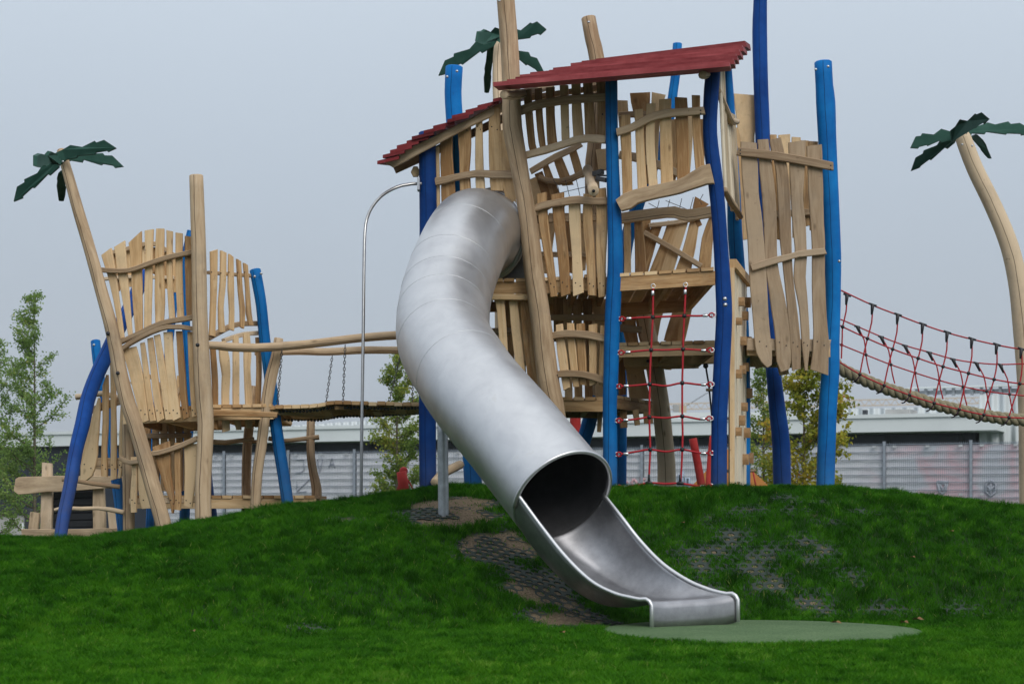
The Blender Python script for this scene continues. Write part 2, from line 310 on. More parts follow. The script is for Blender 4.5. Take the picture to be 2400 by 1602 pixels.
def tube(mb, pts, ns=12, cap=True, lump=0.0, step=0.12, tone=None, closed=False, flat=1.0):
    """pts: (x,y,z,r)"""
    R = resample([tuple(p) for p in pts], step) if step else [tuple(p) for p in pts]
    n = len(R); tone = random.random() if tone is None else tone
    ph = [random.uniform(0, 6.28) for _ in range(6)]; uo = round(random.uniform(0, 40))*0.5; vo = random.uniform(0, 40)
    V = []; ref = None; L = 0; prev = None; Ls = []
    for i in range(n):
        c = Vector(R[i][:3]); r = R[i][3]
        a = Vector(R[(i+1) % n if closed else min(i+1, n-1)][:3]); b_ = Vector(R[(i-1) % n if closed else max(i-1, 0)][:3])
        d = (a-b_).normalized() if (a-b_).length > 1e-9 else Vector((0, 0, 1))
        if ref is None:
            t = Vector((0, -1, 0)) if abs(d.y) < 0.85 else Vector((1, 0, 0))
            ref = (t - d*t.dot(d)).normalized()
        else: ref = (ref - d*ref.dot(d)).normalized()
        s_ = d.cross(ref)
        if prev is not None: L += (c-prev).length
        prev = c; Ls.append(L)
        for j in range(ns):
            th = 2*math.pi*j/ns
            k = 1.0
            if lump:
                k += lump*(0.5*math.sin(th*2+ph[0]+L*1.3)+0.35*math.sin(3*th+ph[1]-L*2.3)+0.3*math.sin(L*4.1+ph[2]+th))
            V.append(c + (ref*math.cos(th)*flat + s_*math.sin(th))*r*k)
    Fs = []; U = []
    circ = 2*math.pi*max(0.01, sum(p[3] for p in R)/n)
    m_ = n if closed else n-1
    for i in range(m_):
        i2 = (i+1) % n
        for j in range(ns):
            j2 = (j+1) % ns
            Fs.append((i*ns+j, i*ns+j2, i2*ns+j2, i2*ns+j))
            def ang(jj): return (jj/ns if jj/ns <= 0.5 else jj/ns-1)*circ + 0.11 + uo
            u0 = (((j/ns+0.5) % 1)-0.5)*circ+0.11+uo; u1 = u0+circ/ns
            l1 = Ls[i2] if i2 > i else Ls[i]+0.1
            U.append([(u0, Ls[i]+vo), (u1, Ls[i]+vo), (u1, l1+vo), (u0, l1+vo)])
    if cap and not closed:
        for end, sg in ((0, -1), (n-1, 1)):
            c = Vector(R[end][:3]); r = R[end][3]
            q = Vector(R[min(1, n-1)][:3]) if end == 0 else Vector(R[n-2][:3]); d = (c-q).normalized()
            o = len(V)
            for j in range(ns): V.append(c + (V[end*ns+j]-c)*0.86 + d*r*0.12)
            for j in range(ns):
                j2 = (j+1) % ns
                f = (end*ns+j, end*ns+j2, o+j2, o+j) if sg > 0 else (end*ns+j2, end*ns+j, o+j, o+j2)
                Fs.append(f); U.append([(uo, vo)]*4)
            f = [o+j for j in range(ns)]
            if sg < 0: f.reverse()
            Fs.append(tuple(f)); U.append([(uo+0.9*(V[k]-c).x, vo+0.9*(V[k]-c).z) for k in f])
    mb.add(V, Fs, U, tone)

def pole(mb, path, Y0, Y1=None, **k):
    """traced post: (px,py,width px); depth Y0 at first point, Y1 at the last"""
    Y1 = Y0 if Y1 is None else Y1; n = len(path); pts = []
    for i, (px, py, w) in enumerate(path):
        Y = Y0+(Y1-Y0)*i/(n-1)
        p = P(px, py, Y); pts.append((p.x, p.y, p.z, w/2/F*Y))
    tube(mb, pts, **{**dict(ns=14, lump=0.05, step=0.16), **k})

def loft_rect(mb, R, nrm, th, tone=None, sl_=None):
    """R: list of (x,y,z,halfwidth); rectangular section with eased edges"""
    tone = random.random() if tone is None else tone
    uo, vo = random.uniform(0, 50), random.uniform(0, 50)
    slope = (random.uniform(-.14, .14), random.uniform(-.3, .3)) if len(R) > 4 else (0, 0)
    if sl_ is not None: slope = (sl_, slope[1])
    n = len(R); V = []; L = 0; Ls = []
    b_ = th/2
    for i in range(n):
        c = Vector(R[i][:3]); a = R[i][3]
        d = (Vector(R[min(i+1, n-1)][:3])-Vector(R[max(i-1, 0)][:3])).normalized()
        nn = (nrm-d*nrm.dot(d)).normalized(); w = d.cross(nn)
        if i: L += (c-Vector(R[i-1][:3])).length
        Ls.append(L); e_ = min(0.007, a*0.3, b_*0.5)
        if i == 0: c = c; sl = slope[0]
        elif i == n-1: sl = slope[1]
        else: sl = 0
        for (s1, s2) in ((-a+e_, b_), (a-e_, b_), (a, b_-e_), (a, -b_+e_), (a-e_, -b_), (-a+e_, -b_), (-a, -b_+e_), (-a, b_-e_)):
            V.append(c+w*s1+nn*s2+d*(s1*sl))
    Fs = []; U = []
    us = [0, .12, .13, .16, .17, .29, .30, .33]
    for i in range(n-1):
        for j in range(8):
            j2 = (j+1) % 8
            Fs.append((i*8+j, i*8+j2, (i+1)*8+j2, (i+1)*8+j))
            a0 = us[j]+uo; a1 = (us[j2] if j2 else .34)+uo
            U.append([(a0, Ls[i]+vo), (a1, Ls[i]+vo), (a1, Ls[i+1]+vo), (a0, Ls[i+1]+vo)])
    Fs.append(tuple(range(7, -1, -1))); U.append([(uo, vo)]*8)
    Fs.append(tuple((n-1)*8+j for j in range(8))); U.append([(uo, vo)]*8)
    mb.add(V, Fs, U, tone, smooth=False)

def Yf(a, b=None):
    """depth as a function of px: (px0,Y0),(px1,Y1)"""
    if b is None:
        return (lambda px: a) if not callable(a) else a
    return lambda px: a[1]+(b[1]-a[1])*(px-a[0])/(b[0]-a[0])
def board(mb, path, Y, th=0.04, off=0.0, step=0.14, screws=(), sb=None, tone=None, tip=None):
    Y = Yf(Y) if not callable(Y) else Y
    pts = []
    for (px, py, w) in path:
        y = Y(px); p = P(px, py, y); pts.append((p.x, p.y+off, p.z, max(0.004, w/2/F*y)))
    mx_ = sum(p[0] for p in path)/len(path); my_ = sum(p[1] for p in path)/len(path)
    e1 = (P(mx_+20, 1100, Y(mx_+20))-P(mx_-20, 1100, Y(mx_-20))).normalized()
    nrm = e1.cross(Vector((0, 0, 1)))
    R = resample(pts, step)
    if len(R) > 4:
        j = [(x, y, z, w*(1+random.uniform(-.035, .035))) for x, y, z, w in R]
        R = j
    loft_rect(mb, R, nrm, th, tone, tip)
    if sb is not None:
        for (px, py) in screws:
            y = Y(px); p = P(px, py, y); p.y += off - th/2 - 0.001
            disc(sb, p, 0.0075, mi=1)
    return R
def disc(mb, c, r, nrm=Vector((0, -1, 0)), h=0.004, ns=8, mi=0):
    a = Vector((0, 0, 1)) if abs(nrm.z) < .9 else Vector((1, 0, 0)); u = nrm.cross(a).normalized(); v = nrm.cross(u)
    V = [c+(u*math.cos(t)+v*math.sin(t))*r for t in [2*math.pi*i/ns for i in range(ns)]]
    V += [q*1 + nrm*h - (q-c)*0.2 for q in V]
    mb.add(V, [tuple(range(ns, 2*ns))] + [(i, (i+1) % ns, ns+(i+1) % ns, ns+i) for i in range(ns)], mi=mi)
def ball(mb, c, r, nu=10, nv=6, sc=(1, 1, 1)):
    V = [c+Vector((0, 0, r*sc[2]))]
    for i in range(1, nv):
        a = math.pi*i/nv
        for j in range(nu):
            t = 2*math.pi*j/nu; V.append(c+Vector((r*sc[0]*math.sin(a)*math.cos(t), r*sc[1]*math.sin(a)*math.sin(t), r*sc[2]*math.cos(a))))
    V.append(c-Vector((0, 0, r*sc[2]))); Fs = []
    for j in range(nu): Fs.append((0, 1+j, 1+(j+1) % nu))
    for i in range(nv-2):
        for j in range(nu):
            a = 1+i*nu; Fs.append((a+j, a+nu+j, a+nu+(j+1) % nu, a+(j+1) % nu))
    a = 1+(nv-2)*nu
    for j in range(nu): Fs.append((a+j, len(V)-1, a+(j+1) % nu))
    mb.add(V, Fs)
def hexa(mb, c8, tone=None, smooth=False):
    """box from 8 corners: bottom 4 (ccw), top 4"""
    tone = random.random() if tone is None else tone
    fs = [(0, 3, 2, 1), (4, 5, 6, 7), (0, 1, 5, 4), (1, 2, 6, 5), (2, 3, 7, 6), (3, 0, 4, 7)]
    uo, vo = random.uniform(0, 50), random.uniform(0, 50); U = []
    for f in fs:
        p = [Vector(c8[i]) for i in f]; a = (p[1]-p[0]); b_ = (p[3]-p[0])
        la, lb = a.length, b_.length
        if la > lb: U.append([(uo, vo), (uo, vo+la), (uo+lb, vo+la), (uo+lb, vo)])
        else: U.append([(uo, vo), (uo+la, vo), (uo+la, vo+lb), (uo, vo+lb)])
    mb.add(c8, fs, U, tone, smooth)
def box(mb, x0, x1, y0, y1, z0, z1, tone=None):
    hexa(mb, [(x0, y0, z0), (x1, y0, z0), (x1, y1, z0), (x0, y1, z0), (x0, y0, z1), (x1, y0, z1), (x1, y1, z1), (x0, y1, z1)], tone)
def bar(mb, a, b_, w, h, up=Vector((0, 0, 1)), tone=None):
    a = Vector(a); b_ = Vector(b_); d = (b_-a).normalized(); s_ = d.cross(up).normalized(); u = s_.cross(d)
    c = []
    for p in (a, b_):
        c.append([p-s_*w/2-u*h/2, p+s_*w/2-u*h/2, p+s_*w/2+u*h/2, p-s_*w/2+u*h/2])
    hexa(mb, c[0]+c[1], tone)
def wire(mb, pts, r, ns=6, step=0.05, tone=0.5): tube(mb, [(*p[:3], r) for p in pts], ns=ns, step=step, cap=False, tone=tone)
def extr(mb, pts, dv, tone=0.5):
    n = len(pts); V = [Vector(p)-dv*0.5 for p in pts]+[Vector(p)+dv*0.5 for p in pts]
    Fs = [tuple(range(n)), tuple(range(2*n-1, n-1, -1))]+[(i, i+n, (i+1) % n+n, (i+1) % n) for i in range(n)]
    U = [[(0.3*V[k].x, V[k].z) for k in f] for f in Fs]
    mb.add(V, Fs, U, tone, smooth=False)

# ------------------------------------------------------------ terrain
PS = [(-900, 1262), (-300, 1258), (0, 1253), (120, 1260), (212, 1261), (258, 1253), (300, 1247), (373, 1237), (459, 1220), (500, 1215), (600, 1199), (663, 1187), (752, 1176), (842, 1164), (931, 1151), (1000, 1144), (1100, 1140), (1300, 1138), (1700, 1141), (1900, 1137), (1960, 1138), (2069, 1147), (2189, 1160), (2272, 1170), (2400, 1189), (2700, 1225), (3300, 1262)]
_px = np.array([p[0] for p in PS], float); _py = np.array([p[1] for p in PS], float)
YC = 19.25
def sstep(t): t = np.clip(t, 0, 1); return t*t*(3-2*t)
def lat(x, y, s, seed):
    """value noise, numpy"""
    X = x/s; Yy = y/s; xi = np.floor(X).astype(int); yi = np.floor(Yy).astype(int); fx = X-xi; fy = Yy-yi
    fx = fx*fx*(3-2*fx); fy = fy*fy*(3-2*fy)
    def h(a, b):
        n_ = (a*374761393+b*668265263+seed*974634777) & 0x7fffffff
        n_ = ((n_ ^ (n_ >> 13))*1274126177) & 0x7fffffff
        return ((n_ ^ (n_ >> 16)) & 0xffff)/65535.0
    return (h(xi, yi)*(1-fx)+h(xi+1, yi)*fx)*(1-fy)+(h(xi, yi+1)*(1-fx)+h(xi+1, yi+1)*fx)*fy
def ground_z(x, y):
    x = np.asarray(x, float); y = np.asarray(y, float)
    u = 1200+F*x/YC
    H = ZC+(HZ-np.interp(u, _px, _py))/F*YC-0.028
    y0 = np.interp(x, [-5.0, -2.4, -0.4, 1.2], [12.2, 13.0, 14.6, 15.9])
    t = (y-y0)/(YC-y0); tt = np.clip(t, 0, 1)
    prof = 0.55*sstep(tt)+0.45*(1-(1-tt)**1.7)*np.clip(tt*4, 0, 1)
    z = H*prof
    z = z - 0.05*np.clip(y-YC, 0, 6)*(t > 1)
    fall = sstep((y-24.5)/6.0); z = z*(1-fall)+0.15*fall
    amp = np.clip(1-np.abs(y-15)/14, 0, 1)*np.clip(1-np.abs(x)/12, 0, 1)*np.clip((YC-0.3-y)/1.5, 0.25, 1)
    away = 1-np.exp(-(((x-1.9)/1.5)**2+((y-14.6)/1.5)**2)**2)
    z = z + amp*away*(0.05*(lat(x, y, 1.3, 3)-0.5)+0.02*(lat(x, y, 0.35, 5)-0.5))
    return z
def gz(x, y): return float(ground_z(np.array([x]), np.array([y]))[0])
def bare_mask(x, y):
    """1 where the turf is worn down to the rubber rings"""
    u = 1200+F*x/y; z = ground_z(x, y); v = HZ-(z-ZC)*F/y
    nn = lat(x, y, 0.5, 11)*0.35+lat(x, y, 0.17, 12)*0.65
    def blob(cx, cy, rx, ry): return np.exp(-((x-cx)/rx)**2-((y-cy)/ry)**2)
    A = np.maximum.reduce([blob(-0.55, 17.75, 0.55, 0.75), blob(-0.15, 16.9, 0.42, 0.55), blob(0.2, 16.2, 0.38, 0.55), blob(0.55, 15.6, 0.4, 0.5), blob(0.95, 15.3, 0.4, 0.35)])
    B = np.maximum(blob(2.15, 17.0, 1.25, 1.1)*0.54, blob(2.6, 18.3, 1.5, 0.45)*0.46)
    C_ = np.maximum.reduce([blob(3.2, 16.3, 1.2, 0.35)*0.42, blob(-2.6, 18.0, 0.6, 0.25)*0.6, blob(-1.7, 17.5, 0.5, 0.3)*0.5, blob(1.2, 11.8, 1.5, 0.3)*0.5, blob(-1.5, 14.0, 0.9, 0.5)*0.45])
    s_ = np.maximum.reduce([A*1.08, B, C_])
    return sstep((s_ + (nn-0.5)*0.95 - 0.45)/0.22)
xs = np.concatenate([[-2390, -900, -300, -120, -60, -30, -18, -12], np.arange(-9, 9.001, 0.09), [12, 18, 30, 60, 120, 300, 900, 2390]])
ys = np.concatenate([[-59, -30, -15, 0, 5, 7], np.arange(8.5, 25, 0.09), [25.5, 26.5, 28, 30, 32, 40, 60, 100, 200, 500, 1500, 4290]])
GX, GY = np.meshgrid(xs, ys); GZ = ground_z(GX, GY)
BM = bare_mask(GX, GY)
me = bpy.data.meshes.new('ground')
nx, ny = len(xs), len(ys); idx = np.arange(nx*ny).reshape(ny, nx)
me.from_pydata(np.stack([GX.ravel(), GY.ravel(), GZ.ravel()], 1).tolist(), [], np.stack([idx[:-1, :-1].ravel(), idx[:-1, 1:].ravel(), idx[1:, 1:].ravel(), idx[1:, :-1].ravel()], 1).tolist())
me.polygons.foreach_set('use_smooth', [True]*len(me.polygons)); me.materials.append(M['ground'])
a = me.attributes.new('bare', 'FLOAT', 'POINT'); a.data.foreach_set('value', BM.ravel().astype(np.float32))
o = bpy.data.objects.new('ground', me); COL.objects.link(o); tag(o, None, None, kind='structure')

# honeycomb rubber mats exposed where the turf has worn away (several hundred cells, one mass)
def lattice(x, y):
    """distance to the nearest cell centre in units of the pitch"""
    X = x/PIT; Y_ = y/(PIT*1.7320508)
    r = []
    for o_ in (0.0, 0.5):
        fx = np.mod(X+o_, 1)-.5; fy = (np.mod(Y_+o_, 1)-.5)*1.7320508; r.append(np.hypot(fx, fy))
    return np.minimum(r[0], r[1])
def rings():
    C = []
    for o_ in (0.0, 0.5):
        i_ = np.arange(math.floor(-4.5/PIT), math.ceil(5.5/PIT)); j_ = np.arange(math.floor(10.5/PIT/1.732), math.ceil(19.3/PIT/1.732))
        I_, J_ = np.meshgrid(i_, j_); C.append(np.stack([(I_.ravel()+.5-o_)*PIT, (J_.ravel()+.5-o_)*PIT*1.7320508], 1))
    C = np.concatenate(C); bm = bare_mask(C[:, 0], C[:, 1]); bm2 = np.maximum.reduce([bare_mask(C[:, 0]+a, C[:, 1]+b) for a, b in ((.1, 0), (-.1, 0), (0, .1), (0, -.1))])
    dm = ((C[:, 0]-1.865)/1.25)**2+((C[:, 1]-14.6)/1.35)**2
    sand = (lat(C[:, 0], C[:, 1], .38, 77)*.6+lat(C[:, 0], C[:, 1], .13, 78)*.4 > .665)
    C = C[(np.maximum(bm, bm2) > .12) & (dm > 1)]
    sk = np.clip((lat(C[:, 0], C[:, 1], .42, 77)*.6+lat(C[:, 0], C[:, 1], .13, 78)*.4-.47)/.2, 0, 1)*np.where(C[:, 0] < 1.3, 1, .35)
    V = []; Fs = []; n_ = 12
    A = np.arange(n_)*math.pi*2/n_
    hexr = PIT*.5/np.cos((A+math.pi/6) % (math.pi/3)-math.pi/6)*1.0
    for (cx, cy), sk_ in zip(C, sk):
        jr = RNG.uniform(-.06, .06); r_in = PIT*(.345+.03*RNG.random()); z0 = len(V)
        ox = cx+hexr*np.cos(A); oy = cy+hexr*np.sin(A)
        ix = cx+r_in*np.cos(A)*(1+jr); iy = cy+r_in*np.sin(A)*(1-jr)
        zo = ground_z(ox, oy)+.013-.016*sk_; zi = ground_z(ix, iy)+.013-.016*sk_+.003*RNG.random()-.0015
        for k in range(n_): V.append((ox[k], oy[k], zo[k]))
        for k in range(n_): V.append((ix[k], iy[k], zi[k]))
        for k in range(n_): V.append((ix[k], iy[k], zi[k]-.03))
        for k in range(n_):
            k2 = (k+1) % n_; Fs += [(z0+k, z0+k2, z0+n_+k2, z0+n_+k), (z0+n_+k, z0+n_+k2, z0+2*n_+k2, z0+2*n_+k)]
    mb = MB(); mb.add(V, Fs, smooth=False); return mb
tag(rings().build('rubber_grid_mat', 'rubber'), 'dark honeycomb rubber mats showing through the worn turf', 'ground mats', kind='stuff')

# landing mat
MC = (P(1784, 1476, 14.6).x, 14.6)
mb = MB(); n_ = 72; V = []
for zz, k in ((-0.05, 1.0), (0.022, 1.0), (0.03, 0.985), (0.03, 0.0)):
    for i in range(n_ if k else 1):
        t = 2*math.pi*i/n_; r_ = 1+0.012*math.sin(3*t+1)+0.008*math.sin(7*t)
        V.append((MC[0]+1.23*k*r_*math.cos(t), MC[1]+1.36*k*r_*math.sin(t), zz))
Fs = [(r*n_+i, r*n_+(i+1) % n_, (r+1)*n_+(i+1) % n_, (r+1)*n_+i) for r in range(2) for i in range(n_)]+[(2*n_+i, 2*n_+(i+1) % n_, 3*n_) for i in range(n_)]
mb.add(V, Fs); tag(mb.build('landing_mat', 'mat'), 'round pale green rubber mat in the grass at the slide exit', 'safety mat')

# ------------------------------------------------------------ grass blades (one mass)
def grass():
    NB = 760000
    y = 9.2+(20.4-9.2)*RNG.random(NB)**0.85
    half = 0.2727*y+0.9
    x = (RNG.random(NB)*2-1)*half
    bm = bare_mask(x, y)
    cl = lat(x, y, 0.22, 21)*0.5+lat(x, y, 0.5, 22)*0.3+lat(x, y, 0.09, 23)*0.2
    inh = (lattice(x, y) < 0.30)
    keep = RNG.random(NB) > np.where(inh & (x > 1.2), bm*0.35, np.where(inh, bm*0.9, np.clip(bm*1.03, 0, 0.975)))
    dm = ((x-MC[0])/1.235)**2+((y-MC[1])/1.365)**2
    keep &= dm > 1.0
    keep &= ~((bm > 0.25) & (lattice(x, y) > 0.33) & (RNG.random(NB) < np.where(x > 1.2, 0.80, 0.94)))
    keep &= ~((np.abs(x-0.75) < 0.5) & (y > 14.9) & (y < 15.6) & (RNG.random(NB) < 0.5))
    x, y, cl, bm = x[keep], y[keep], cl[keep], bm[keep]; n = len(x)
    z = ground_z(x, y)-0.006
    slope = np.clip((y-15.0)/2.5, 0, 1)
    tall = lat(x, y, 0.28, 31); tall = np.clip((tall-0.60)*3.2, 0, 1)
    cx_ = lat(x+.03*RNG.random(n), y, 0.075, 51); cy_ = lat(x, y+.03*RNG.random(n), 0.11, 52)
    h = (0.034+0.028*RNG.random(n))*(0.5+0.5*cl+.5*cy_)*(1+0.8*tall*sstep((y-13.5)/3))*(1-0.45*bm)
    crest = np.clip((y-19.0)/0.3, 0, 1); h *= 1-0.25*crest
    w = 0.0026+0.0020*RNG.random(n)
    th = RNG.random(n)*6.2832; bx = np.cos(th); by = np.sin(th)
    la = (cx_*2.2+0.35*RNG.random(n))*6.2832; ln = h*(0.25+0.85*RNG.random(n))*(.6+.8*cy_); lx = np.cos(la)*ln; ly = np.sin(la)*ln
    V = np.zeros((n, 5, 3), np.float32)
    base = np.stack([x, y, z], 1); wv = np.stack([bx*w, by*w, np.zeros(n)], 1)
    mid = base+np.stack([lx*0.35, ly*0.35, h*0.6], 1); tip = base+np.stack([lx, ly, h], 1)
    V[:, 0] = base-wv; V[:, 1] = base+wv; V[:, 2] = mid+wv*0.75; V[:, 3] = mid-wv*0.75; V[:, 4] = tip
    me = bpy.data.meshes.new('grass'); me.vertices.add(n*5); me.vertices.foreach_set('co', V.ravel())
    i0 = (np.arange(n)*5)[:, None]
    loops = np.concatenate([i0+np.array([[0, 1, 2, 3]]), i0+np.array([[3, 2, 4]])], 1).astype(np.int32).ravel()
    me.loops.add(len(loops)); me.loops.foreach_set('vertex_index', loops)
    st = np.stack([np.arange(n)*7, np.arange(n)*7+4], 1).ravel().astype(np.int32)
    me.polygons.add(n*2); me.polygons.foreach_set('loop_start', st)
    try: me.polygons.foreach_set('loop_total', np.tile([4, 3], n).astype(np.int32))
    except Exception: pass
    me.update(calc_edges=True)
    near = np.clip((16.5-y)/6, 0, 1)
    tone = 0.27+0.34*(cl-0.5)+0.55*(cx_-0.5)+0.26*RNG.random(n)+0.14*near+0.14*(lat(x, y, 1.6, 41)-0.5)-0.12*tall
    tone = np.where(RNG.random(n) < 0.008, 0.95, np.clip(tone, 0, 0.93)).astype(np.float32)
    a = me.attributes.new('tone', 'FLOAT', 'FACE'); a.data.foreach_set('value', np.repeat(tone, 2))
    me.materials.append(M['grass'])
    o = bpy.data.objects.new('grass', me); COL.objects.link(o)
    tag(o, 'short green grass covering the mound and the lawn in front of it', 'grass', kind='stuff')
grass()
# small worn bits: fallen leaves
lv = [(1318, 1495, .03, 'small tan leaf in the lawn left of the green mat'), (1960, 1470, .05, 'brown leaf lying on the right part of the green mat'), (2150, 1462, .06, 'larger curled brown leaf beside the right end of the green mat'), (2120, 1470, .05, 'brown leaf between the green mat and the larger curled leaf'),
      (2230, 1255, .03, 'tiny rusty leaf high on the right shoulder of the mound'), (2139, 1316, .03, 'tiny reddish leaf halfway up the mound right of the bare patch'), (452, 1492, .03, 'orange leaf in the lawn at the lower left'), (1600, 1235, .025, 'brown leaf on the slope just right of the chute')]
def on_ground(px, py):
    Y = 9.5
    while Y < 21:
        p = P(px, py, Y)
        if p.z <= gz(p.x, Y): return p
        Y += 0.02
    return P(px, py, 19)
for (px, py, r_, lb) in lv:
    p = on_ground(px, py); mb = MB()
    a_ = random.uniform(0, 6); pts = []
    for i in range(9):
        t = a_+i*math.pi*2/9; rr_ = r_*(1.0 if i % 2 else 0.6); pts.append(p+Vector((math.cos(t)*rr_, math.sin(t)*rr_*0.8, 0.05+0.3*rr_*math.sin(2*t))))
    c_ = p+Vector((0, 0, 0.045)); mb.add([c_]+pts, [(0, i+1, (i+1) % 9+1) for i in range(9)], tone=0.97, smooth=False)
    tag(mb.build('fallen_leaf', 'brownleaf'), lb, 'leaf', 'fallen leaves in the grass')

# ================================================================= MAIN TOWER
TW = empty('play_tower', P(1430, 1140, 20.2), 'tall timber play tower with azure and navy posts and two red plank roofs', 'play tower')
def part(name, fn, m, parent, label=None):
    mb = MB(); fn(mb); o = mb.build(name, m, parent)
    if label: o['label'] = label
    return o
def posts(lst, parent):
    for (m, path, Y0, Y1) in lst:
        part('post', lambda b_: pole(b_, path, Y0, Y1), m, parent)
GB = 1175
posts([
 ('navy', [(1001, 312, 41), (1002, 420, 41), (1004, 560, 41), (1003, 800, 41), (1002, 1000, 41), (1003, GB, 41)], 20.2, 20.2),
 ('azure', [(1065, 158, 41), (1062, 215, 40), (1064, 265, 40), (1068, 330, 41), (1074, 500, 42), (1085, 800, 42), (1100, 1000, 42), (1112, GB, 42)], 21.6, 21.6),
 ('log', [(1183, -60, 42), (1185, 0, 42), (1194, 106, 43), (1198, 190, 43), (1199, 240, 45), (1201, 300, 48), (1212, 360, 45), (1224, 430, 42), (1236, 500, 43), (1250, 628, 47), (1268, 755, 48), (1286, 900, 51), (1301, 975, 50), (1322, GB, 50)], 19.75, 19.75),
 ('azure', [(1433, 178, 28), (1434, 316, 29), (1438, 450, 32), (1441, 548, 35), (1442, 628, 38), (1438, 700, 38), (1435, 781, 38), (1431, 900, 36), (1429, 953, 34), (1430, 1050, 34), (1430, GB, 34)], 19.4, 19.4),
 ('navy', [(1673, 156, 34), (1668, 210, 35), (1664, 290, 33), (1666, 340, 34), (1676, 420, 35), (1684, 500, 34), (1690, 590, 35), (1695, 680, 38), (1697, 740, 39), (1694, 820, 40), (1690, 900, 40), (1686, 980, 38), (1685, 1060, 38), (1684, GB, 38)], 19.25, 19.25),
 ('azure', [(1703, 150, 24), (1708, 230, 26), (1712, 300, 26), (1716, 380, 30), (1720, 460, 32), (1722, 540, 34), (1728, 620, 34), (1738, 760, 34), (1743, 900, 30), (1744, GB, 30)], 21.0, 21.0),
 ('navy', [(1782, -60, 32), (1782, 0, 31), (1781, 72, 34), (1783, 200, 34), (1787, 316, 35), (1790, 450, 34), (1795, 600, 34), (1803, 760, 34), (1812, 870, 34), (1822, 960, 38), (1831, 1040, 41), (1834, GB, 41)], 22.3, 22.3),
 ('azure', [(1929, 146, 40), (1932, 200, 40), (1935, 240, 44), (1938, 316, 42), (1942, 400, 42), (1947, 491, 42), (1951, 598, 42), (1952, 660, 38), (1952, 721, 36), (1948, 800, 40), (1946, 874, 43), (1940, 960, 42), (1937, 1060, 42), (1934, GB, 42)], 20.6, 20.6),
 ('log', [(1379, 42, 35), (1388, 90, 36), (1399, 140, 37), (1402, 230, 36), (1392, 354, 34), (1388, 400, 34), (1392, 560, 36), (1400, 800, 36), (1405, 950, 34)], 22.3, 22.3),
 ('azure', [(1395, 930, 34), (1378, 1000, 34), (1366, 1040, 33), (1358, 1100, 32), (1350, GB, 32)], 22.0, 22.0),
 ('log', [(1505, 700, 38), (1522, 800, 40), (1534, 860, 42), (1541, 900, 42), (1550, 960, 42), (1557, 1030, 41), (1562, 1090, 42), (1563, GB, 43)], 22.0, 22.0),
 ('azure', [(1588, 103, 22), (1584, 170, 22), (1578, 214, 22), (1570, 270, 24), (1556, 320, 26), (1540, 370, 28), (1520, 410, 28), (1506, 450, 28), (1488, 500, 30), (1472, 550, 32), (1462, 620, 32), (1456, 760, 32), (1452, GB, 32)], 22.8, 22.8),
], TW)

# roofs: long lapped boards
def roof_main(mb):
    n = 11
    for i in range(n):
        t = i/(n-1); jl = random.uniform(-14, 14) if 0 < i < n-1 else 0
        a = P(1157+(1398-1157)*t+jl, 203+(147-203)*t**0.95, 18.9+2.9*t)
        b_ = P(1714+(1750-1714)*t+(4 if i % 2 else -3), 156+(105-156)*t, 18.55+2.75*t)
        d = (b_-a).normalized(); upn = Vector((0, 0.98, 0.10)).normalized()
        s_ = (upn-d*upn.dot(d)).normalized(); u = d.cross(s_)*-1
        if u.z < 0: u = -u
        w = 0.36; th = 0.042
        V = [a-s_*.02, b_-s_*.02, b_+s_*w, a+s_*w]
        hexa(mb, V+[v+u*th for v in V])
def roof_left(mb):
    tips = [(884, 377), (897, 363), (914, 352), (930, 341), (953, 330), (965, 320), (993, 306), (1015, 295), (1048, 280), (1059, 271), (1091, 258), (1119, 247), (1155, 232), (1180, 222)]
    for i, (px, py) in enumerate(tips):
        y0 = 19.85+random.uniform(-.03, .03); y1 = 22.0
        a = P(px, py, y0); w = 0.23; dz = 0.24*w; th = 0.036
        rz = .38; c = [a, a+Vector((w, 0, dz)), a+Vector((w, y1-y0, dz+rz)), a+Vector((0, y1-y0, rz))]
        hexa(mb, [v-Vector((0, 0, th)) for v in c]+c)
r1 = part('roof', roof_main, 'red', TW, 'larger red roof of long lapped planks over the centre')
M['shadedred'] = paint('shaded_red_roof_paint', (0.10, 0.012, 0.014), (0.17, 0.025, 0.028), 0.55, (0.05, 0.01, 0.01), False)  # roof red darkened: shade on board ends and undersides put into the colour
r2 = part('roof', roof_left, 'shadedred', TW, 'lower red stepped roof sloping down to the left')
part('rafter', lambda b_: tube(b_, [(*P(1181, 222, 18.95), .045), (*P(1215, 222, 19.6), .05), (*P(1290, 200, 21.5), .05)], ns=8, lump=.05), 'log', r1)
part('rafter', lambda b_: tube(b_, [(*P(1646, 176, 18.75), .042), (*P(1662, 172, 19.5), .045), (*P(1700, 145, 21.3), .045)], ns=8, lump=.05), 'log', r1)
part('rafter', lambda b_: board(b_, [(905, 377, 10), (920, 383, 20), (945, 368, 24), (980, 350, 22), (1060, 309, 18), (1120, 279, 18), (1180, 250, 20)], 20.02, 0.05), 'log', r2)
part('rafter', lambda b_: board(b_, [(925, 400, 14), (980, 372, 20), (1060, 335, 18), (1150, 292, 18), (1210, 262, 18)], 21.9, 0.05), 'log', r2)
part('purlin', lambda b_: board(b_, [(1230, 232, 12), (1330, 216, 12), (1420, 204, 12)], 20.4, 0.06), 'log', r1)

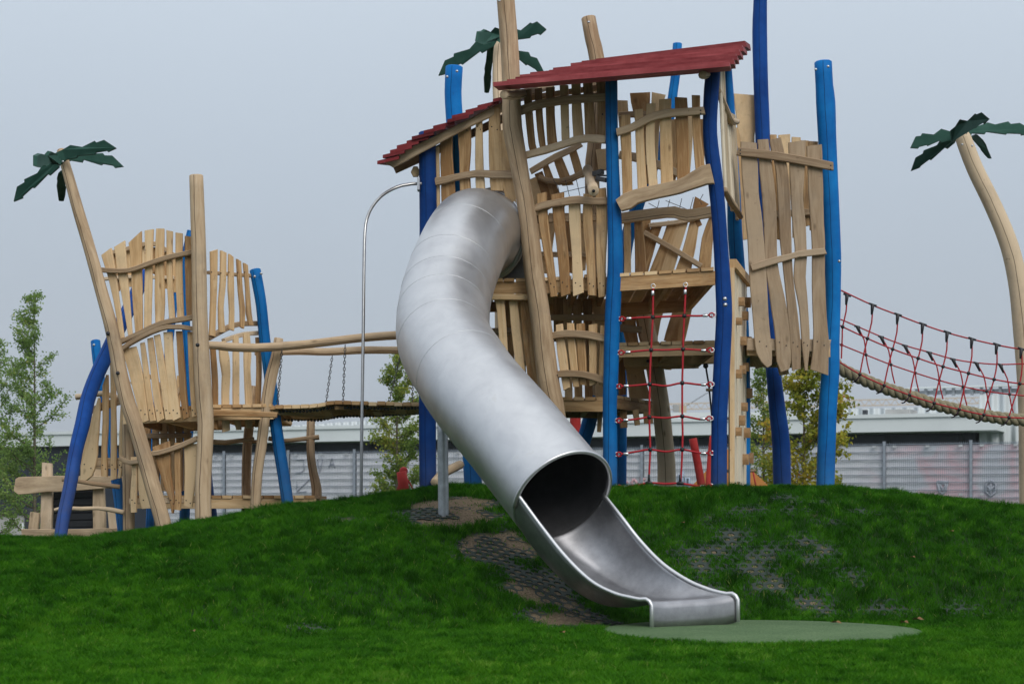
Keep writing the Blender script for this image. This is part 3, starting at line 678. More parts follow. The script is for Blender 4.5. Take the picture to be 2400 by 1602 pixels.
def panel(parent, Y, pickets, rails=(), back=(), th=0.035, m='wood', **k):
    if len(pickets) <= 2 and not rails and not back:
        for pk in pickets: part('slat', lambda b_: board(b_, pk, Y, th), m, parent)
        return None
    return panel_(parent, Y, pickets, rails, back, th=th, m=m, **k)
def panel_(parent, Y, pickets, rails=(), back=(), th=0.035, label=None, m='wood', screw_y=(), rth=0.055, roff=-0.05, boff=0.05, rm='log', tips=None):
    mb = MB(); sb = mb
    for ip, pk in enumerate(pickets):
        pk = [(x, y, w*1.07) for x, y, w in pk]
        sc = []
        for sy in screw_y:
            for i in range(len(pk)-1):
                if min(pk[i][1], pk[i+1][1]) <= sy <= max(pk[i][1], pk[i+1][1]):
                    t = (sy-pk[i][1])/((pk[i+1][1]-pk[i][1]) or 1); cx = pk[i][0]+(pk[i+1][0]-pk[i][0])*t; w = pk[i][2]+(pk[i+1][2]-pk[i][2])*t
                    sc += [(cx-w*.24, sy+random.uniform(-3, 0)), (cx+w*.2, sy+random.uniform(4, 9))]; break
        board(mb, pk, Y, th, off=random.uniform(-.004, .004), screws=sc, sb=sb, tip=tips[ip] if tips else None)
    o = mb.build('slat_panel', m, parent)
    if label: o['label'] = label
    for r_ in rails: part('rail', lambda b_: board(b_, r_, Y, rth, off=roff), rm, o)
    for r_ in back: part('rail', lambda b_: board(b_, r_, Y, rth, off=boff), rm, o)
    return o
YL = Yf((1003, 20.25), (1200, 19.95))
panel(TW, YL, [
 [(1025, 345, 8), (1026, 420, 8), (1027, 520, 8), (1028, 620, 8)],
 [(1046, 312, 28), (1047, 380, 28), (1050, 430, 31), (1054, 560, 30), (1058, 660, 28)],
 [(1088, 290, 30), (1090, 360, 27), (1089, 400, 23), (1091, 445, 25), (1092, 560, 24)],
 [(1123, 273, 14), (1123, 350, 17), (1124, 400, 19), (1127, 452, 21)],
 [(1159, 252, 25), (1160, 330, 29), (1163, 400, 31), (1166, 447, 30)],
 [(1178, 306, 14), (1184, 380, 26), (1193, 430, 30), (1205, 480, 26), (1215, 520, 16)]],
 rails=[[(1022, 428, 18), (1045, 424, 16), (1067, 418, 15), (1118, 409, 16), (1156, 411, 18), (1204, 411, 18)]], screw_y=(300,))
# lower left of the slide opening
part('cladding_plate', lambda b_: hexa(b_, [P(1120, 655, 20.35), P(1232, 655, 20.1), P(1232, 655, 20.14), P(1120, 655, 20.39), P(1120, 470, 20.35), P(1232, 560, 20.1), P(1232, 560, 20.14), P(1120, 470, 20.39)]), 'galv', TW)
def deck(parent, A, B, dy, bh, npl, dxb=0.0, under=True, th=0.035, label=None, beam2=True):
    """A,B: (px,py,Y) front top corners; planks run back"""
    a = P(*A); b_ = P(*B); D = Vector((dxb, dy, 0)); mb = MB(); u = Vector((0, 0, 1)); d = (b_-a).normalized(); L = (b_-a).length
    for i in range(npl):
        t0 = i/npl; t1 = (i+0.88)/npl; j = random.uniform(-.02, .02)
        p0 = a+(b_-a)*t0+Vector((0, j-.02, 0)); p1 = a+(b_-a)*t1+Vector((0, j-.02, 0))
        c = [p0-u*th, p1-u*th, p1+D-u*th, p0+D-u*th, p0, p1, p1+D, p0+D]; hexa(mb, c)
    o = mb.build('deck', 'wood', parent)
    if label: o['label'] = label
    mb = MB(); f = Vector((0, .05, 0))
    for k, off in enumerate([Vector((0, 0.0, 0)), D*0.97]):
        q = [a+off, b_+off]
        c = [q[0]-u*(th+bh), q[1]-u*(th+bh), q[1]+f-u*(th+bh), q[0]+f-u*(th+bh), q[0]-u*(th+.002), q[1]-u*(th+.002), q[1]+f-u*(th+.002), q[0]+f-u*(th+.002)]
        hexa(mb, c)
    if under:
        for t in (0.02, 0.5, 0.95):
            p0 = a+(b_-a)*t; w = d*0.05
            c = [p0+f-u*(th+bh*.9), p0+w+f-u*(th+bh*.9), p0+w+D*.96-u*(th+bh*.9), p0+D*.96-u*(th+bh*.9), p0+f-u*(th+.004), p0+w+f-u*(th+.004), p0+w+D*.96-u*(th+.004), p0+D*.96-u*(th+.004)]
            hexa(mb, c)
    mb.build('deck_beam', 'wood', parent)
deck(TW, (1020, 655, 20.2), (1236, 652, 20.0), 1.9, .12, 8)
part('beam', lambda b_: board(b_, [(1130, 696, 14), (1180, 696, 14), (1242, 697, 14)], YL, .06, off=-.01), 'wood', TW)
deck(TW, (1262, 652, 19.8), (1424, 640, 19.6), 2.3, .13, 6)
panel(TW, Yf((1003, 20.2), (1300, 19.9)), [
 [(1172, 704, 20), (1177, 760, 18), (1182, 830, 17), (1190, 900, 17)],
 [(1203, 704, 19), (1210, 780, 20), (1219, 860, 20), (1226, 960, 19)],
 [(1228, 704, 18), (1240, 800, 25), (1256, 920, 27), (1265, 980, 26)]])
panel(TW, 21.7, [[(1132, 690, 14), (1136, 800, 14)], [(1190, 700, 16), (1196, 820, 16), (1200, 930, 16)], [(1217, 700, 16), (1222, 820, 16), (1228, 960, 16)], [(1245, 700, 16), (1248, 960, 16)]], rails=[[(1130, 852, 12), (1250, 852, 12)]])
# centre panel, upper
YM = Yf((1220, 19.85), (1430, 19.5))
panel(TW, YM, [
 [(1236, 212, 18), (1240, 270, 17), (1247, 340, 16), (1253, 362, 16)],
 [(1262, 208, 16), (1264, 270, 15), (1270, 330, 14), (1274, 354, 12)],
 [(1290, 205, 20), (1290, 270, 19), (1294, 330, 21), (1297, 350, 22)],
 [(1322, 200, 19), (1324, 270, 18), (1326, 338, 17)],
 [(1350, 195, 20), (1352, 260, 22), (1357, 332, 24)],
 [(1377, 190, 20), (1381, 250, 23), (1385, 328, 24)],
 [(1408, 186, 18), (1411, 250, 20), (1412, 328, 22)]],
 rails=[[(1218, 263, 19), (1245, 253, 20), (1265, 247, 19), (1329, 237, 19), (1380, 233, 19), (1421, 231, 19)],
        [(1230, 367, 16), (1278, 354, 17), (1329, 338, 17), (1352, 330, 18), (1375, 327, 18), (1421, 330, 18)]], roff=-.055)
panel(TW, YM, [
 [(1270, 453, 22), (1274, 520, 22), (1286, 600, 20), (1299, 695, 15)],
 [(1307, 454, 29), (1311, 520, 26), (1320, 600, 24), (1326, 692, 22)],
 [(1346, 460, 27), (1348, 520, 26), (1352, 600, 22), (1356, 690, 24)],
 [(1378, 455, 20), (1378, 520, 22), (1384, 600, 20), (1388, 692, 19)],
 [(1408, 442, 24), (1411, 520, 24), (1409, 600, 22), (1411, 696, 15)]],
 rails=[[(1248, 493, 15), (1270, 485, 17), (1303, 478, 17), (1354, 471, 18), (1390, 474, 17), (1424, 473, 18)]],
 back=[[(1250, 513, 18), (1340, 509, 18), (1424, 507, 18)]], screw_y=(665,), roff=-.055)
# centre panel, lower
YN = Yf((1290, 19.8), (1430, 19.5))
panel(TW, YN, [
 [(1311, 760, 16), (1314, 800, 20), (1322, 860, 20), (1329, 911, 16)],
 [(1337, 757, 16), (1340, 800, 18), (1346, 860, 18), (1351, 906, 14)],
 [(1361, 758, 20), (1363, 820, 20), (1368, 902, 17)],
 [(1390, 760, 20), (1390, 820, 18), (1390, 902, 16)],
 [(1415, 763, 14), (1413, 830, 14), (1410, 904, 12)]],
 rails=[[(1290, 789, 16), (1329, 783, 17), (1380, 786, 18), (1422, 795, 18)],
        [(1298, 879, 15), (1329, 876, 16), (1367, 878, 16), (1390, 883, 16), (1418, 893, 17)]], roff=-.055)
panel(TW, Yf(21.4), [[(1308, 690, 22), (1310, 800, 22)]]+[[(x, 700, 20), (x+1, 820, 18), (x+3, 935, 17)] for x in (1330, 1353, 1377, 1402, 1420)], rails=[[(1290, 745, 14), (1425, 745, 14)]])
deck(TW, (1318, 930, 20.2), (1425, 930, 20.1), 1.4, .12, 4)
deck(TW, (1446, 926, 20.6), (1530, 940, 21.8), 0.9, .11, 5, dxb=-0.5)
# background pieces seen through the gap above the centre rail
panel(TW, 22.2, [
 [(1262, 405, 18), (1275, 440, 20), (1288, 490, 20)], [(1278, 388, 14), (1292, 430, 18), (1312, 490, 28)],
 [(1306, 368, 20), (1320, 405, 22), (1331, 434, 24)], [(1339, 345, 17), (1350, 380, 18), (1360, 417, 18)],
 [(1248, 418, 18), (1262, 470, 20), (1272, 560, 18)], [(1296, 500, 18), (1288, 560, 18), (1275, 640, 20)], [(1332, 500, 20), (1340, 640, 20)], [(1368, 500, 20), (1362, 635, 20)], [(1410, 350, 26), (1415, 400, 22)]],
 rails=[[(1243, 404, 14), (1270, 388, 15), (1303, 369, 15), (1340, 352, 14), (1362, 340, 12)], [(1262, 416, 12), (1283, 426, 14), (1310, 428, 15), (1340, 420, 15), (1372, 404, 14)], [(1262, 597, 12), (1378, 599, 12)]])
# net wires behind
NETL = [[(1296, 420), (1308, 438), (1311, 452)], [(1325, 422), (1330, 440), (1335, 462)], [(1350, 418), (1355, 440), (1360, 462)], [(1300, 455), (1330, 448), (1378, 437)],
                [(1520, 476), (1545, 490), (1575, 500)], [(1560, 470), (1590, 482), (1620, 495)], [(1545, 470), (1538, 500)], [(1570, 468), (1560, 505)], [(1598, 465), (1590, 500)], [(1625, 462), (1615, 500)], [(1648, 455), (1640, 470), (1646, 480)]]
for a_, b2 in ((0, 4), (4, 11)):
    part('net', lambda q: [wire(q, [P(x, y, 22.0) for x, y in pts], .004, 4, 0.2) for pts in NETL[a_:b2]], 'chain', TW)
# right bay, upper
YR = Yf((1440, 19.35), (1680, 19.15))
panel(TW, YR, [
 [(1466, 270, 21), (1468, 350, 22), (1471, 462, 22)], [(1497, 257, 19), (1501, 350, 19), (1506, 450, 20)],
 [(1526, 243, 19), (1524, 340, 20), (1532, 445, 20)], [(1559, 233, 26), (1561, 330, 26), (1564, 440, 28)],
 [(1596, 229, 27), (1600, 330, 28), (1602, 432, 27)], [(1631, 224, 18), (1633, 310, 18), (1642, 405, 21)]],
 rails=[[(1445, 313, 17), (1482, 301, 17), (1500, 291, 18), (1520, 280, 18), (1559, 269, 19), (1600, 266, 18), (1650, 262, 17)]])
tb = part('seat_rail', lambda b_: board(b_, [(1450, 484, 30), (1470, 474, 38), (1490, 463, 34), (1540, 451, 32), (1590, 440, 33), (1625, 425, 38), (1650, 413, 46), (1668, 410, 48)], YR, .07, off=-.05), 'log', TW)
YR2 = Yf((1440, 20.3), (1680, 20.0))
panel(TW, YR2, [[(1470, 512, 16), (1471, 640, 16)], [(1495, 512, 18), (1500, 580, 24), (1502, 640, 28)]])
part('rail', lambda b_: board(b_, [(1452, 514, 24), (1508, 506, 26), (1559, 500, 24), (1580, 499, 26), (1610, 506, 26), (1672, 497, 26)], YR2, .055, off=-.05), 'log', TW)
panel(TW, 22.5, [
 [(1541, 525, 22), (1526, 570, 22), (1505, 640, 24)], [(1576, 520, 20), (1560, 570, 20), (1534, 640, 24)], [(1602, 515, 22), (1580, 580, 26), (1562, 640, 28)],
 [(1630, 510, 20), (1616, 580, 26), (1600, 640, 34)], [(1672, 510, 18), (1658, 560, 24), (1650, 640, 28)], [(1645, 470, 34), (1630, 500, 14), (1640, 530, 12)],
 [(1515, 500, 20), (1512, 560, 20), (1500, 620, 20)]],
 rails=[[(1508, 546, 12), (1560, 575, 12), (1605, 602, 12), (1642, 625, 12)], [(1520, 530, 10), (1600, 520, 10), (1672, 500, 14)]])
panel(TW, 22.3, [
 [(1458, 236, 24), (1465, 330, 20), (1470, 470, 18)], [(1500, 218, 46), (1503, 262, 36), (1512, 330, 24), (1520, 430, 20)], [(1544, 220, 30), (1536, 280, 21), (1530, 420, 18)],
 [(1580, 280, 20), (1582, 360, 22), (1572, 430, 18)], [(1618, 272, 12), (1614, 340, 16), (1606, 420, 18)], [(1644, 280, 18), (1640, 400, 18)]],
 rails=[[(1450, 272, 14), (1500, 270, 14), (1560, 274, 14)], [(1450, 365, 18), (1490, 371, 20), (1548, 390, 18), (1590, 410, 16)]])
deck(TW, (1446, 641, 19.35), (1676, 626, 19.2), 2.6, .145, 7)
deck(TW, (1446, 803, 20.2), (1678, 797, 20.0), 1.9, .12, 9)
part('beam', lambda b_: board(b_, [(1462, 848, 22), (1560, 845, 24), (1678, 840, 24)], 21.2, .08), 'wood', TW)
panel(TW, 22.0, [
 [(1468, 690, 30), (1474, 760, 30), (1484, 812, 26)], [(1505, 690, 44), (1515, 760, 44), (1522, 806, 38)], [(1545, 690, 40), (1535, 750, 26), (1528, 800, 22)],
 [(1612, 690, 34), (1596, 740, 40), (1578, 806, 46)],
 [(1456, 840, 16), (1459, 925, 16)], [(1484, 830, 34), (1490, 880, 40), (1500, 935, 46)], [(1567, 848, 16), (1566, 866, 14)]])
part('rail', lambda b_: board(b_, [(1446, 768, 17), (1475, 770, 17), (1504, 773, 15)], 20.5, .05), 'log', TW)
panel(TW, 21.0, [[(1459, 955, 18), (1462, 1002, 16)], [(1489, 960, 14), (1494, 996, 12)], [(1519, 965, 22), (1520, 992, 20)], [(1407, 958, 12), (1404, 1012, 9)]])
# narrow return wall between the navy and azure posts
def retwall(mb):
    for i in range(9):
        t = i/8; px = 1686+(1720-1686)*t; Y = 19.4+1.5*t
        top = 150+45*t+random.uniform(-8, 8) if i < 3 else 250+20*t; bot = 455+60*t+random.uniform(-12, 12)
        a = P(px, top, Y); b_ = P(px+14-2*t, bot, Y)
        loft_rect(mb, resample([(*a, .045), (*b_, .045)], .3), Vector((0.97, -0.24, 0)).normalized(), .03)
rw = part('slat_panel', retwall, 'creamwood', TW, 'narrow return panel seen almost edge on')
part('rail', lambda b_: tube(b_, [(*P(1684, 212, 19.35), .03), (*P(1698, 250, 19.7), .04), (*P(1713, 282, 20.1), .04), (*P(1727, 285, 20.6), .034)], ns=8), 'log', rw)
part('rail', lambda b_: tube(b_, [(*P(1699, 444, 19.35), .028), (*P(1709, 466, 19.7), .036), (*P(1724, 488, 20.2), .036), (*P(1736, 508, 20.6), .03)], ns=8), 'log', rw)
# climbing wall
wd = (P(1752, 1000, 21.0)-P(1716, 1000, 19.4)); wd.z = 0; wl = wd.length; wd.normalize(); wn = Vector((wd.y, -wd.x, 0))
wb = P(1716, 1000, 19.4); wb.z = 0
def wallpt(s, z, o_=0): return wb+wd*s+Vector((0, 0, z))+wn*o_
zt0, zt1 = P(0, 618, 19.4).z, P(0, 662, 21.0).z
def cwall(mb):
    n = 9
    for i in range(n):
        s0 = wl*i/n; s1 = wl*(i+.93)/n; o_ = random.uniform(-.006, .006); zb = 1.22+random.uniform(0, .05)
        a, b_ = zt0+(zt1-zt0)*s0/wl-.05, zt0+(zt1-zt0)*s1/wl-.05
        c = [wallpt(s0, zb, o_), wallpt(s1, zb, o_), wallpt(s1, zb, o_-.035), wallpt(s0, zb, o_-.035), wallpt(s0, a, o_), wallpt(s1, b_, o_), wallpt(s1, b_, o_-.035), wallpt(s0, a, o_-.035)]
        hexa(mb, c, random.uniform(.55, 1))
cw = part('climbing_wall', cwall, 'creamwood', TW, 'board climbing wall with wooden hand holds seen almost edge on')
part('wall_frame', lambda b_: (bar(b_, wallpt(-.03, zt0, .01), wallpt(wl+.03, zt1, .01), .07, .09), bar(b_, wallpt(-.035, 1.2, 0), wallpt(-.035, zt0-.05, 0), .07, .05, Vector((1, 0, 0)), .8)), 'wood', cw)
for (px, py, kk) in [(1738, 707, 1), (1753, 709, 1.2), (1747, 740, 1), (1732, 753, .8), (1743, 799, 1), (1755, 799, 1), (1749, 860, 1), (1741, 866, 1), (1732, 876, 1), (1757, 921, 1.2), (1745, 953, 1), (1739, 985, 1.2), (1731, 1011, 1), (1752, 1014, 1.2), (1748, 1076, 1.3), (1760, 1073, 1.3)]:
    t = min(1, max(0, (px-8-1716)/36.0)); Y = 19.4+1.6*t; z = P(0, py, Y).z; c = wallpt(wl*t, z, .03)
    def hold(b_):
        R = [(*(c-Vector((0, 0, .045*kk))), .035), (*c, .045), (*(c+Vector((0, 0, .045*kk))), .035)]
        loft_rect(b_, R, wn, .075)
    part('hand_hold', hold, 'ply', cw)
# right bay: big slat panel
YQ = Yf((1740, 20.25), (1940, 20.25))
rp_ = panel(TW, YQ, [
 [(1754, 334, 36), (1757, 390, 36), (1760, 450, 34), (1770, 550, 36), (1776, 645, 37), (1784, 760, 34), (1791, 825, 34), (1803, 858, 12)],
 [(1788, 327, 24), (1795, 400, 28), (1802, 460, 30), (1806, 560, 28), (1808, 620, 28), (1822, 700, 32), (1834, 780, 34), (1837, 845, 33), (1840, 868, 20)],
 [(1816, 326, 26), (1832, 400, 27), (1838, 480, 27), (1841, 560, 25), (1848, 650, 20), (1858, 740, 22), (1864, 800, 22), (1866, 866, 19)],
 [(1868, 332, 38), (1868, 400, 33), (1868, 470, 27), (1873, 530, 28), (1877, 600, 26), (1874, 650, 26), (1883, 720, 20), (1888, 800, 18), (1889, 868, 6)],
 [(1908, 341, 34), (1911, 420, 33), (1914, 500, 30), (1918, 570, 29), (1918, 640, 28), (1920, 720, 30), (1924, 800, 34), (1920, 872, 41)]],
 rails=[[(1727, 357, 19), (1790, 364, 20), (1870, 377, 20), (1951, 392, 19)], [(1760, 629, 15), (1807, 614, 16), (1849, 603, 14), (1870, 597, 15), (1933, 590, 15)]],
 back=[[(1752, 806, 28), (1850, 808, 28), (1946, 810, 30)]], screw_y=(803,), label='tall wavy slat screen by the right-hand azure post', rth=.045, roff=-.045, m='greyslat', rm='greyslat')
panel(TW, Yf(20.75), [[(1812, 316, 15), (1818, 420, 14), (1821, 560, 14)], [(1838, 316, 26), (1842, 560, 20)], [(1866, 322, 20), (1868, 556, 20)], [(1885, 330, 18), (1889, 430, 14), (1890, 530, 14)], [(1906, 332, 20), (1908, 540, 20)]], rails=[[(1800, 505, 16), (1925, 497, 14)]])
deck(TW, (1752, 792, 20.35), (1946, 796, 20.35), 1.6, .15, 6)
panel(TW, 21.6, [[(1775, 842, 24), (1780, 862, 18)], [(1832, 842, 26), (1838, 878, 22)]])
panel(TW, 22.4, [[(1745, 222, 46), (1748, 280, 42), (1752, 345, 30), (1756, 460, 30), (1758, 560, 30)], [(1762, 236, 20), (1760, 300, 26)], [(1728, 300, 16), (1730, 420, 22), (1738, 560, 20)]])
# telescope
tp = part('telescope', lambda b_: tube(b_, [(*P(1377, 397, 20.1), .052), (*P(1378, 404, 20.0), .058), (*P(1379, 408, 19.95), .048), (*P(1384, 425, 19.6), .048), (*P(1388, 436, 19.35), .048), (*P(1389, 438, 19.3), .057), (*P(1391, 447, 19.15), .057)], ns=16, step=0, lump=0), 'log', TW)
part('lens', lambda b_: disc(b_, P(1391.3, 447.5, 19.13), .018, Vector((.03, -.95, -.3)).normalized()), 'black', tp)
part('bracket', lambda b_: (bar(b_, P(1392, 408, 19.7), P(1412, 402, 19.6), .05, .05), bar(b_, P(1398, 418, 19.6), P(1420, 422, 19.5), .03, .05), bar(b_, P(1404, 404, 19.65), P(1402, 425, 19.65), .04, .03, Vector((1, 0, 0))), bar(b_, P(1406, 411, 19.6), P(1424, 412, 19.45), .02, .02)), 'chain', tp)
# bolts on posts
def bolts(parent, lst, m='black', r=.022):
    for (px, py, Y) in lst: part('bolt', lambda q: ball(q, P(px, py, Y), r, 8, 5, (1, .7, 1)), m, parent)
bolts(TW, [(1699, 700, 19.06), (1700, 714, 19.06)], 'bolt', .022)
bolts(TW, [(1380, 52, 22.13), (1048, 180, 21.42), (1071, 167, 21.42), (1912, 163, 20.42), (1941, 156, 20.42), (1967, 612, 20.4), (1170, 2, 19.6)], 'bolt', .016)
bolts(TW, [(1519, 846, 21.1), (1448, 772, 20.4)], 'black', .02)
bolts(TW, [(1735, 352, 20.15), (1735, 360, 20.15), (1947, 388, 20.15), (1947, 397, 20.15), (1642, 259, 19.05), (1642, 266, 19.05), (1306, 879, 19.68), (1412, 268, 19.4)], 'black', .009)
# rungs and a rope ladder seen behind the navy post
for (x0, y0, x1, y1, Yy) in [(1655, 913, 1713, 915, 20.4), (1700, 980, 1714, 980, 20.4), (1700, 1042, 1714, 1042, 20.4), (1700, 1103, 1714, 1103, 20.4), (1755, 1103, 1771, 1102, 21.4)]:
    part('rung', lambda b_: tube(b_, [(*P(x0, y0, Yy), .016), (*P(x1, y1, Yy), .016)], ns=8, lump=.03), 'log', TW)
part('hanging_rope', lambda b_: (wire(b_, [P(1654, 852, 20.4), P(1656, 870, 20.4), P(1661, 900, 20.4), P(1664, 930, 20.4), (*P(1669, 980, 20.4),)], .011, 6), ball(b_, P(1654, 857, 20.4), .03)), 'black', TW)
part('foot_log', lambda b_: tube(b_, [(*P(1018, 1130, 20.0), .045), (*P(1040, 1108, 20.3), .05), (*P(1078, 1088, 21.0), .05)], ns=8, lump=.06), 'log', TW)

# ================================================================= SLIDE
SL = empty('tube_slide', P(1620, 1460, 15.1), 'curved stainless steel tube slide ending in an open chute', 'slide')
RT = 0.45
ctr = [(1148, 550, 20.15), (1128, 546, 19.9), (1108, 545, 19.62), (1078, 598, 19.1), (1046, 690, 18.55), (1040, 790, 17.8), (1079, 864, 17.25), (1120, 923, 16.85), (1203, 1020, 16.35), (1251, 1080, 16.1), (1318, 1163, 15.75)]
cp = resample([tuple(P(*c)) for c in ctr], 0.045)
cp = [Vector(c) for c in cp]
# smooth the elbow a little
for _ in range(3): cp = [cp[0]]+[(cp[i-1]+cp[i]*2+cp[i+1])/4 for i in range(1, len(cp)-1)]+[cp[-1]]
NS = 56
rings = []; up = Vector((0, 0, 1)); L = 0
for i, c in enumerate(cp):
    d = (cp[min(i+1, len(cp)-1)]-cp[max(i-1, 0)]).normalized()
    if i: L += (c-cp[i-1]).length
    if i < 6: d = (d*(i/6.0)+Vector((-0.62, -0.78, 0))*(1-i/6.0)).normalized()
    rings.append((c, d, L))
def frame(d):
    e1 = d.cross(up).normalized()*-1
    if e1.x < 0: e1 = -e1
    return e1, Vector((0, 0, 1)).cross(e1).cross(e1)*-1
def ringpts(c, d, r, a0=0, a1=2*math.pi, n=NS, closed=True):
    e1 = d.cross(up).normalized()
    if e1.x < 0: e1 = -e1
    e2 = e1.cross(d)
    if e2.z < 0: e2 = -e2
    m_ = n if closed else n-1
    return [c+(e1*math.cos(a0+(a1-a0)*j/m_)+e2*math.sin(a0+(a1-a0)*j/m_))*r for j in range(n)], e1, e2
mb = MB(); V = []
for (c, d, L_) in rings: V += ringpts(c, d, RT)[0]
Fs = []; U = []
for i in range(len(rings)-1):
    for j in range(NS):
        j2 = (j+1) % NS; Fs.append((i*NS+j, i*NS+j2, (i+1)*NS+j2, (i+1)*NS+j))
        l0, l1 = rings[i][2], rings[i+1][2]; U.append([(j/NS*2.8, l0), ((j+1)/NS*2.8, l0), ((j+1)/NS*2.8, l1), (j/NS*2.8, l1)])
mb.add(V, Fs, U)
M['steelin'] = plain('worn_shaded_inner_steel', (0.22, 0.22, 0.23), 0.42, 0.95, 0.18, 5)  # wear plus the dimness inside the tube, both put into the colour
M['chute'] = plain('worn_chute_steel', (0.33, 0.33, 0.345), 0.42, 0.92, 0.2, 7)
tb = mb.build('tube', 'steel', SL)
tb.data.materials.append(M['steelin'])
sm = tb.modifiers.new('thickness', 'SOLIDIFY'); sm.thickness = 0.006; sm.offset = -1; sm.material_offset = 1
# weld seams
for s_ in (0.95, 1.5, 1.95, 2.35, 2.9, 3.6):
    k = min(range(len(rings)), key=lambda i: abs(rings[i][2]-s_)); c, d, _ = rings[k]
    if k >= len(rings)-4: continue
    pts = ringpts(c, d, RT-0.0002, n=64)[0]
    mb = MB(); tube(mb, [(*p, .0022) for p in pts], ns=6, step=0, closed=True, lump=0); mb.build('weld_seam', 'steel', tb)
# flange at the tower
mb = MB(); c, d, _ = rings[0]
for rr_, rad in ((RT+.012, .022), (RT+.045, .012)): tube(mb, [(*p, rad) for p in ringpts(c+d*0.0, d, rr_, n=64)[0]], ns=8, step=0, closed=True)
q0 = ringpts(c+d*.01, d, RT, n=64)[0]; q1 = ringpts(c+d*.01, d, RT+.055, n=64)[0]
mb.add(q0+q1, [(i, (i+1) % 64, 64+(i+1) % 64, 64+i) for i in range(64)])
mb.build('flange', 'steel', SL)
# mouth rim
c, d, _ = rings[-1]; _, e1, e2 = ringpts(c, d, RT)
L0 = c-e1*RT; R0 = c+e1*RT
mb = MB(); pts = ringpts(c, d, RT+.006, math.radians(-14), math.radians(194), 48, False)[0]
tube(mb, [(*p, .019) for p in pts], ns=10, step=0); mb.build('rim', 'steel', SL)
# chute
L0 = L0-e1*-.009; R0 = R0-e1*.009
Ls_ = [L0]+[P(x, y, Y) for x, y, Y in [(1270, 1236, 15.4), (1328, 1308, 15.25), (1385, 1362, 15.12), (1438, 1390, 15.04), (1480, 1401, 14.98), (1500, 1405, 14.95)]]
Rs_ = [R0]+[P(x, y, Y) for x, y, Y in [(1456, 1212, 15.85), (1500, 1268, 15.75), (1552, 1321, 15.62), (1610, 1360, 15.5), (1662, 1382, 15.42), (1702, 1392, 15.36)]]
sag = [RT-.010, .425, .37, .27, .155, .065, .02]; alp = [90, 88, 84, 76, 64, 50, 35]
sec = [(*Ls_[i], *Rs_[i], sag[i], alp[i]) for i in range(7)]
def rs(sec, k=8):
    n = len(sec); out_ = []
    for i in range(n-1):
        p0 = sec[max(i-1, 0)]; p1 = sec[i]; p2 = sec[i+1]; p3 = sec[min(i+2, n-1)]
        for j in range(k):
            t = j/k; out_.append(tuple(0.5*((2*b)+(-a+c)*t+(2*a-5*b+4*c-d)*t*t+(-a+3*b-3*c+d)*t**3) for a, b, c, d in zip(p0, p1, p2, p3)))
    out_.append(sec[-1]); return out_
sec = rs(sec); sec = [tuple([*(L0-d*.03), *(R0-d*.03), RT-.012, 90])]+sec; NC = 30; V = []; rl = []; rr2 = []; mids = []
for s_ in sec: mids.append((Vector(s_[:3])+Vector(s_[3:6]))/2)
for i, s_ in enumerate(sec):
    l, r_ = Vector(s_[:3]), Vector(s_[3:6]); m_ = (l+r_)/2; w = (r_-l)/2; al = math.radians(s_[7])
    t_ = (mids[min(i+1, len(sec)-1)]-mids[max(i-1, 0)]).normalized()
    dn = t_.cross(w.normalized()); dn = -dn if dn.z > 0 else dn
    k = min(1, i/22); k = k*k*(3-2*k)
    if i <= 1: dn = -e2
    else: dn = (dn*k-e2*(1-k)).normalized()
    for j in range(NC+1):
        ph = -1+2*j/NC
        # flatten towards the exit
        fl = i/(len(sec)-1)
        xw = math.sin(ph*al)/math.sin(al); yd = (math.cos(ph*al)-math.cos(al))/(1-math.cos(al))
        V.append(m_+w*xw+dn*s_[6]*min(1, yd*(1+0.5*fl)))
    rl.append(l); rr2.append(r_)
# lip: roll over the front edge and down
l, r_ = rl[-1], rr2[-1]; fwd = (mids[-1]-mids[-3]); fwd.z = 0; fwd.normalize()
nrow = len(sec)
base = [V[-(NC+1)+j] for j in range(NC+1)]
for (f_, dz) in ((.03, -.003), (.055, -.012), (.075, -.032), (.084, -.058), (.086, -.15), (.086, -.225)):
    for j in range(NC+1): V.append(base[j]+fwd*f_+Vector((0, 0, dz)))
    nrow += 1
Fs = []; U = []
for i in range(nrow-1):
    for j in range(NC):
        a_ = i*(NC+1)+j; Fs.append((a_, a_+1, a_+NC+2, a_+NC+1)); U.append([(j*.05, i*.05), (j*.05+.05, i*.05), (j*.05+.05, i*.05+.05), (j*.05, i*.05+.05)])
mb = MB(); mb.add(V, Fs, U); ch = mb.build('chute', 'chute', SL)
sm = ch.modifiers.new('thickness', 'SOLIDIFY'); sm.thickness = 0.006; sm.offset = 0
endl = [l+fwd*f_+Vector((0, 0, dz)) for f_, dz in ((.05, 0.004), (.08, -.014), (.098, -.045), (.1, -.1), (.1, -.225))]
endr = [r_+fwd*f_+Vector((0, 0, dz)) for f_, dz in ((.05, 0.004), (.08, -.014), (.098, -.045), (.1, -.1), (.1, -.225))]
for pts in (rl[1:]+endl, rr2[1:]+endr):
    mb = MB(); tube(mb, [(*(p+Vector((0, 0, .004))), .018) for p in pts], ns=10, step=0); mb.build('side_rail', 'steel', SL)
# weld line inside the chute
mb = MB(); tube(mb, [(*(V[10*(NC+1)+j]+Vector((0, 0, .001))), .002) for j in range(2, NC-1)], ns=5, step=0); mb.build('weld_seam', 'steel', ch)
p = on_ground(1040, 1207)
part('support_leg', lambda b_: tube(b_, [(p.x, p.y, p.z-.1, .05), (p.x-.012, p.y, P(1037, 985, p.y).z, .05)], ns=20, lump=0), 'galv', SL)

